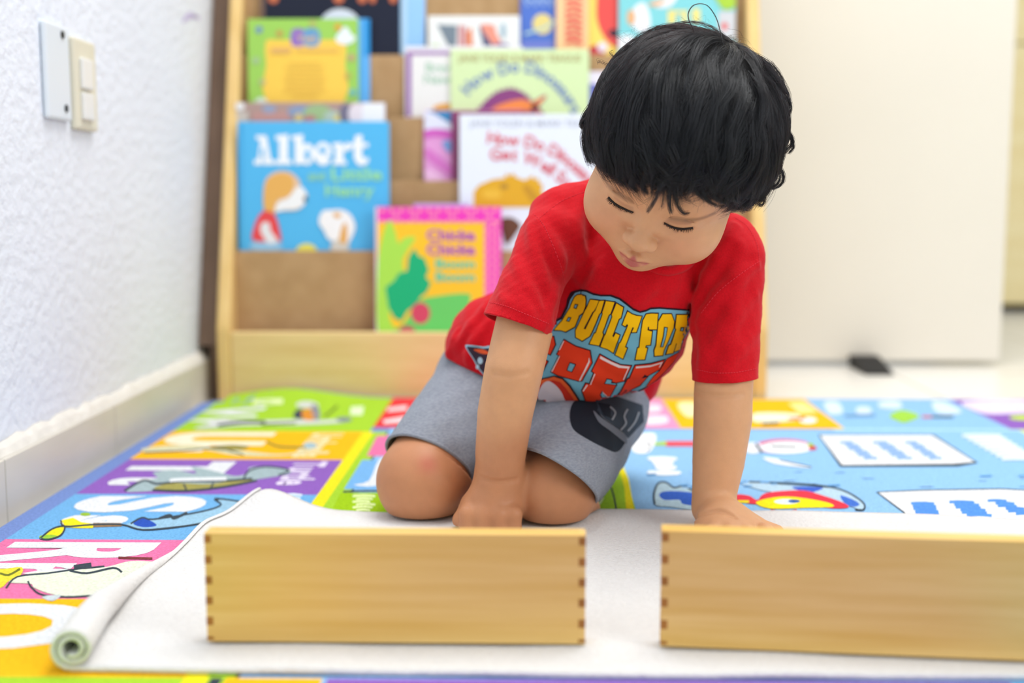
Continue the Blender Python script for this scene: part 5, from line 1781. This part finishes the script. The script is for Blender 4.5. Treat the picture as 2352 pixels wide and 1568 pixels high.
p_['label'] = 'black printed panel with grey lines'
# ------------------------------------------------------------------ face details
M_LASH = mat('lash_black', (34, 24, 20), 0.5, 0.3)
def lid(pts, side):
    lash = MB()
    P = smooth_open(pts, 8)
    Q = [hit(head_world, x, y) for x, y in P]
    n = len(Q)
    lash.tube([q + HM @ np.array([0, .0003, 0]) for q in Q], [0.00040 + 0.00062 * math.sin(math.pi * min(1, (i + 1) / n * .9)) for i in range(n)], M_LASH, 6)
    rr = random.Random(4)
    for i in range(2, n):
        for k in range(5):
            q = Q[i] + (Q[i - 1] - Q[i]) * rr.random()
            fx = (i / n - 0.42) * side
            d = HM @ np.array([fx * 0.9 + rr.uniform(-.34, .34), 1.0, -0.75 + rr.uniform(-.3, .25)])
            d /= np.linalg.norm(d)
            L = 0.0042 * (0.55 + 0.6 * i / n) * rr.uniform(.35, 1.05)
            up = HM @ np.array([0, 0.1, 0.45])
            lash.tube([q, q + d * L * .5, q + d * L * .95 + up * L * .25], [0.00016, 0.00012, 0.00004], M_LASH, 4)
    lash.build('eyelashes', parent=child, smooth=True)
lid([(1455, 487), (1440, 482), (1422, 473), (1408, 463), (1398, 452)], -1)
lid([(1526, 511), (1540, 519), (1556, 524), (1574, 525), (1592, 522)], 1)

# ------------------------------------------------------------------ hair
HC = np.array([0, -0.012, 0.036])
HR = np.array([0.0700, 0.0875, 0.0655])
WH = np.array([0.13, -0.60, 0.79]); WH /= np.linalg.norm(WH)      # whorl direction
WX = np.cross(WH, [0, 1.0, 0]); WX /= np.linalg.norm(WX)
WY = np.cross(WX, WH)
def hdir(th, ps):
    return math.cos(th) * WH + math.sin(th) * (math.cos(ps) * WX + math.sin(ps) * WY)
def hsurf(d, lift):
    t = 1.0 / math.sqrt(((d / HR) ** 2).sum())
    n = d / (HR * HR); n = n / np.linalg.norm(n)
    return HC + d * t + n * lift
AZ = [-180, -125, -100, -87, -56, -44, -35, -26, -20, -11, -6, -3, 10, 21, 29, 37, 46, 65, 80, 86, 100, 130, 180]
ZE = [-.050, -.040, -.012, .003, .008, .019, .027, .026, .022, .034, .043, .050, .052, .050, .039, .033, .028, .012, -.006, -.010, -.020, -.040, -.050]
def zend(p):
    """height where the hair ends, by azimuth round the head (0 = face)"""
    az = math.degrees(math.atan2(p[0], p[1]))
    return float(np.interp(az, AZ, ZE))
def hair_cap(P):
    q = toH(P)
    d = ellip(q, HC + np.array([0, -.001, .001]), HR + 0.0050)
    az = np.degrees(np.arctan2(q[:, 0], q[:, 1]))
    ze = np.interp(az, AZ, np.array(ZE) + 0.016)
    return smax(d, (ze - q[:, 2]) * 0.8, 0.006)
cv, cf = mesh_sdf(hair_cap, (-0.01, 0.88, 0.20), (0.27, 1.20, 0.47), 0.0030)
M_HAIR = mat('black_hair', (9, 8, 9), 0.6, 0.2, bump=0.5, bscale=500, bdist=0.001)
hair = raw_mesh('hair', cv, cf, M_HAIR, child)
hair['label'] = 'thick black wavy hair with a fringe'

rs = np.random.default_rng(11)
STR, RAD = [], []
def add_strand(P, r0, r1):
    STR.append(np.asarray(P)); RAD.append(np.linspace(r0, r1, len(P)))
def theta_end(ps):
    th = 0.15
    while th < 2.9:
        p = hsurf(hdir(th, ps), 0.012)
        if p[2] < zend(p):
            return th
        th += 0.02
    return 2.9
TE_PS = np.linspace(0, 2 * math.pi, 181)
TE = np.array([theta_end(p) for p in TE_PS])
NP_ = 16
def hsurf_v(th, ps, lift):
    d = np.cos(th)[..., None] * WH + np.sin(th)[..., None] * (np.cos(ps)[..., None] * WX + np.sin(ps)[..., None] * WY)
    t = 1.0 / np.sqrt(((d / HR) ** 2).sum(-1))
    n = d / (HR * HR)
    n /= np.linalg.norm(n, axis=-1, keepdims=True)
    return HC + d * t[..., None] + n * lift[..., None]
NCL, NS_ = 1500, 26
T = np.linspace(0, 1, NP_)[None]
for c in range(NCL):
    th0 = math.acos(1 - rs.random() * (1 - math.cos(2.25)))
    ps0 = rs.random() * 2 * math.pi
    # neighbouring locks sweep together, in broad waves
    swirl = 0.30 + 0.22 * math.sin(2 * ps0 + 0.7) + 0.16 * math.sin(5 * ps0 + 2.0) + rs.normal(0, 0.13)
    te = np.interp((ps0 + swirl / 0.9) % (2 * math.pi), TE_PS, TE)
    if th0 > te - 0.10:
        continue
    th1 = min(te + rs.normal(-0.02, 0.042) + rs.choice([0, 0, 0, 0.06]), th0 + rs.uniform(0.80, 1.65))
    top = th1 < te - 0.12
    wv_a = rs.uniform(0.02, 0.085); wv_f = rs.uniform(2.5, 6.5); wv_p = rs.random() * 6.28
    lift1 = 0.0030 + 0.0115 * rs.random() ** 1.5
    lw_a = rs.uniform(0.0, 0.0018)
    curl = rs.normal(0, 0.14)
    o1 = rs.normal(0, 0.042, (NS_, 1)); o2 = rs.normal(0, 0.042, (NS_, 1))
    ln = 1 + rs.normal(0, 0.06, (NS_, 1)); lo_ = rs.normal(0, 0.0016, (NS_, 1))
    strayp = rs.normal(0, 0.05, (NS_, 1)) * (rs.random((NS_, 1)) < 0.08)
    cl = 1 - 0.84 * T ** 1.3
    th = np.clip(th0 + (th1 - th0) * ln * T + o1 * cl, 0.02, 3.0)
    ps = ps0 + swirl * T + (o2 * cl + strayp * T ** 2 + wv_a * T * np.sin(wv_f * T + wv_p) + curl * T ** 4) / np.maximum(0.25, np.sin(np.clip(th, .05, 3.0)))
    if top:
        lift = 0.002 + lift1 * np.sin(np.pi * np.minimum(1, 0.12 + T * .75)) + lo_ * T
    else:
        lift = (0.002 + lift1 * np.sin(np.pi * np.minimum(1, 0.12 + T * .62)) + lo_ * T) * (1 - 0.30 * T ** 3)
    lift = lift + lw_a * np.sin(wv_f * 1.4 * T + wv_p * 2) * T
    P = hsurf_v(th, ps, np.maximum(lift, 0.0012)) @ HM.T + HT
    for k in range(NS_):
        add_strand(P[k], 0.000105, 0.00005)

def bundle(pts, Y, n, spread, r0=0.00012, r1=0.00006, tip=0.3):
    Q = smooth_open(pts, 5)
    Y = Y if hasattr(Y, '__len__') else (Y, Y)
    base = [W(x, y, Y[0] + (Y[1] - Y[0]) * i / (len(Q) - 1)) for i, (x, y) in enumerate(Q)]
    for _ in range(n):
        o = rs.normal(0, spread, 3)
        o2 = rs.normal(0, spread * .5, 3)
        add_strand([b_ + o * (1 - (1 - tip) * i / len(base)) + o2 * (i / len(base)) for i, b_ in enumerate(base)], r0, r1)
# locks of the fringe over the forehead
def fr(pts, n, spread=0.0018, Y=None):
    Q = []
    for i, (x, y) in enumerate(smooth_open(pts, 5)):
        p = hit(lambda P: head_world(P) - 0.0062, x, y)
        Q.append(p)
    for _ in range(n):
        o = rs.normal(0, spread, 3); o2 = rs.normal(0, spread * .35, 3)
        cutn = len(Q) - int(rs.integers(0, 3))
        add_strand([q + o * (1 - 0.75 * i / len(Q)) + o2 * (i / len(Q)) for i, q in enumerate(Q[:cutn])], 0.00011, 0.00005)
fr([(1540, 350), (1522, 410), (1506, 455), (1490, 482), (1486, 486)], 44)
fr([(1545, 360), (1530, 420), (1524, 465), (1519, 480)], 20)
fr([(1552, 350), (1540, 420), (1538, 470), (1543, 490)], 71)
fr([(1552, 380), (1550, 430), (1556, 470), (1570, 490), (1584, 488)], 51)
fr([(1600, 360), (1608, 420), (1622, 458), (1648, 474)], 78)
fr([(1610, 350), (1622, 410), (1640, 450), (1672, 470)], 85)
fr([(1640, 350), (1650, 410), (1666, 450), (1700, 466)], 102)
fr([(1470, 340), (1462, 390), (1450, 425), (1464, 442)], 78)
fr([(1500, 340), (1490, 390), (1476, 425), (1490, 446)], 78)
fr([(1440, 330), (1428, 370), (1420, 405), (1434, 428)], 78)
fr([(1405, 310), (1392, 350), (1390, 380), (1405, 402)], 78)
fr([(1385, 300), (1372, 330), (1370, 356), (1384, 378)], 61)
fr([(1520, 330), (1512, 380), (1500, 420), (1498, 446)], 68)
fr([(1500, 350), (1488, 400), (1478, 430), (1483, 448)], 50)
fr([(1580, 350), (1590, 410), (1600, 440), (1618, 458)], 50)
# flicks and curls standing off the outline
yc = 1.00
bundle([(1750, 300), (1800, 300), (1818, 318), (1822, 338), (1812, 352)], yc, 40, 0.0010)
bundle([(1765, 150), (1800, 200), (1812, 232), (1806, 256), (1790, 262)], yc + .01, 50, 0.0016)
bundle([(1740, 330), (1790, 385), (1800, 410), (1788, 428), (1768, 432), (1752, 420)], yc, 40, 0.0010)
bundle([(1720, 420), (1752, 446), (1756, 462), (1748, 472), (1740, 466)], yc, 30, 0.0009)
bundle([(1390, 300), (1352, 318), (1340, 340), (1350, 352)], yc, 30, 0.0012)
bundle([(1380, 250), (1344, 272), (1334, 284), (1342, 292)], yc, 30, 0.0012)
bundle([(1740, 250), (1780, 225), (1804, 224), (1816, 240), (1813, 262), (1798, 276)], yc, 48, 0.0011)
bundle([(1745, 270), (1785, 262), (1803, 280), (1806, 300), (1792, 318)], yc, 39, 0.0011)
bundle([(1760, 260), (1795, 288), (1815, 310), (1820, 326), (1806, 346), (1784, 362), (1770, 372)], yc, 57, 0.0012)
bundle([(1745, 340), (1782, 360), (1800, 340), (1812, 318)], yc, 30, 0.0010)
bundle([(1735, 400), (1760, 428), (1782, 424), (1792, 406), (1788, 388)], yc, 44, 0.0010)
bundle([(1730, 430), (1742, 460), (1752, 452), (1748, 438)], yc, 26, 0.0008)
bundle([(1760, 180), (1788, 230), (1794, 300), (1780, 380), (1758, 440)], yc + .01, 352, 0.0040)
bundle([(1740, 200), (1772, 260), (1778, 340), (1762, 420), (1738, 462)], yc - .01, 352, 0.0045)
bundle([(1700, 200), (1740, 280), (1748, 360), (1735, 430), (1706, 468)], yc - .025, 352, 0.0045)
bundle([(1400, 220), (1368, 240), (1346, 262), (1336, 288), (1348, 296)], yc + .005, 110, 0.0018)
bundle([(1400, 240), (1368, 270), (1350, 300), (1346, 330), (1356, 372)], yc, 242, 0.0034)
bundle([(1430, 180), (1390, 215), (1368, 260), (1358, 310)], yc + .01, 242, 0.0038)
bundle([(1430, 165), (1400, 150), (1378, 140), (1374, 146)], yc + .01, 10, 0.0012, 0.00010, 0.00005)
bundle([(1440, 150), (1412, 132), (1402, 122), (1408, 116)], yc + .01, 10, 0.0012, 0.00010, 0.00005)
for k in range(36):
    x = rs.uniform(1420, 1640); y = 100 - (x - 1420) * 0.16
    bundle([(x + 20, y + 16), (x + rs.uniform(-14, 8), y - 4), (x + rs.uniform(-34, 14), y - rs.uniform(8, 34)), (x + rs.uniform(-40, 24), y - rs.uniform(4, 34))], 0.985, 1, 0.0004, 0.000055, 0.00003)
for k in range(16):
    x, y = rs.uniform(1690, 1800), rs.uniform(90, 210)
    y = 70 + (x - 1690) * 1.15 - 6
    bundle([(x - 20, y), (x + 6, y + 6), (x + rs.uniform(10, 22), y + rs.uniform(16, 44))], 0.99, 1, 0.0004, 0.00005, 0.00003)
bundle([(1600, 90), (1592, 66), (1583, 48), (1581, 30), (1590, 14), (1606, 8), (1624, 12), (1638, 28), (1648, 48), (1656, 78), (1664, 110)], 0.985, 2, 0.0002, 0.00032, 0.00030, 1.0)

hc = bpy.data.hair_curves.new('hair_strands')
hc.add_curves([len(p) for p in STR])
b_ = np.array(child['_base'])
allp = np.concatenate(STR) - b_
hc.attributes['position'].data.foreach_set('vector', allp.astype(np.float32).ravel())
ra = hc.attributes.get('radius') or hc.attributes.new('radius', 'FLOAT', 'POINT')
ra.data.foreach_set('value', np.concatenate(RAD).astype(np.float32))
mh = bpy.data.materials.new('black_hair_strand')
mh.use_nodes = True
nt = mh.node_tree
for n_ in list(nt.nodes):
    if n_.type == 'BSDF_PRINCIPLED':
        nt.nodes.remove(n_)
hb = nt.nodes.new('ShaderNodeBsdfHairPrincipled')
hb.model = 'CHIANG'
hb.parametrization = 'MELANIN'
hb.inputs['Melanin'].default_value = 0.97
hb.inputs['Melanin Redness'].default_value = 0.25
hb.inputs['Roughness'].default_value = 0.24
hb.inputs['Radial Roughness'].default_value = 0.40
hb.inputs['Coat'].default_value = 0.1
pb = nt.nodes.new('ShaderNodeBsdfPrincipled')
pb.inputs['Base Color'].default_value = (0.006, 0.007, 0.010, 1)
pb.inputs['Roughness'].default_value = 0.34
pb.inputs['Specular IOR Level'].default_value = 0.55
pb.inputs['Specular Tint'].default_value = (0.72, 0.86, 1.0, 1)
mxs = nt.nodes.new('ShaderNodeMixShader')
mxs.inputs[0].default_value = 0.40
nt.links.new(hb.outputs[0], mxs.inputs[1])
nt.links.new(pb.outputs[0], mxs.inputs[2])
nt.links.new(mxs.outputs[0], nt.nodes['Material Output'].inputs[0])
hc.materials.append(mh)
ho = bpy.data.objects.new('hair_strands', hc)
COL.objects.link(ho)
ho.parent = hair
ho['_base'] = [float(x) for x in b_]
OBJS.append(ho)
print('strands', len(STR))
for o in OBJS:
    if '_base' in o:
        del o['_base']
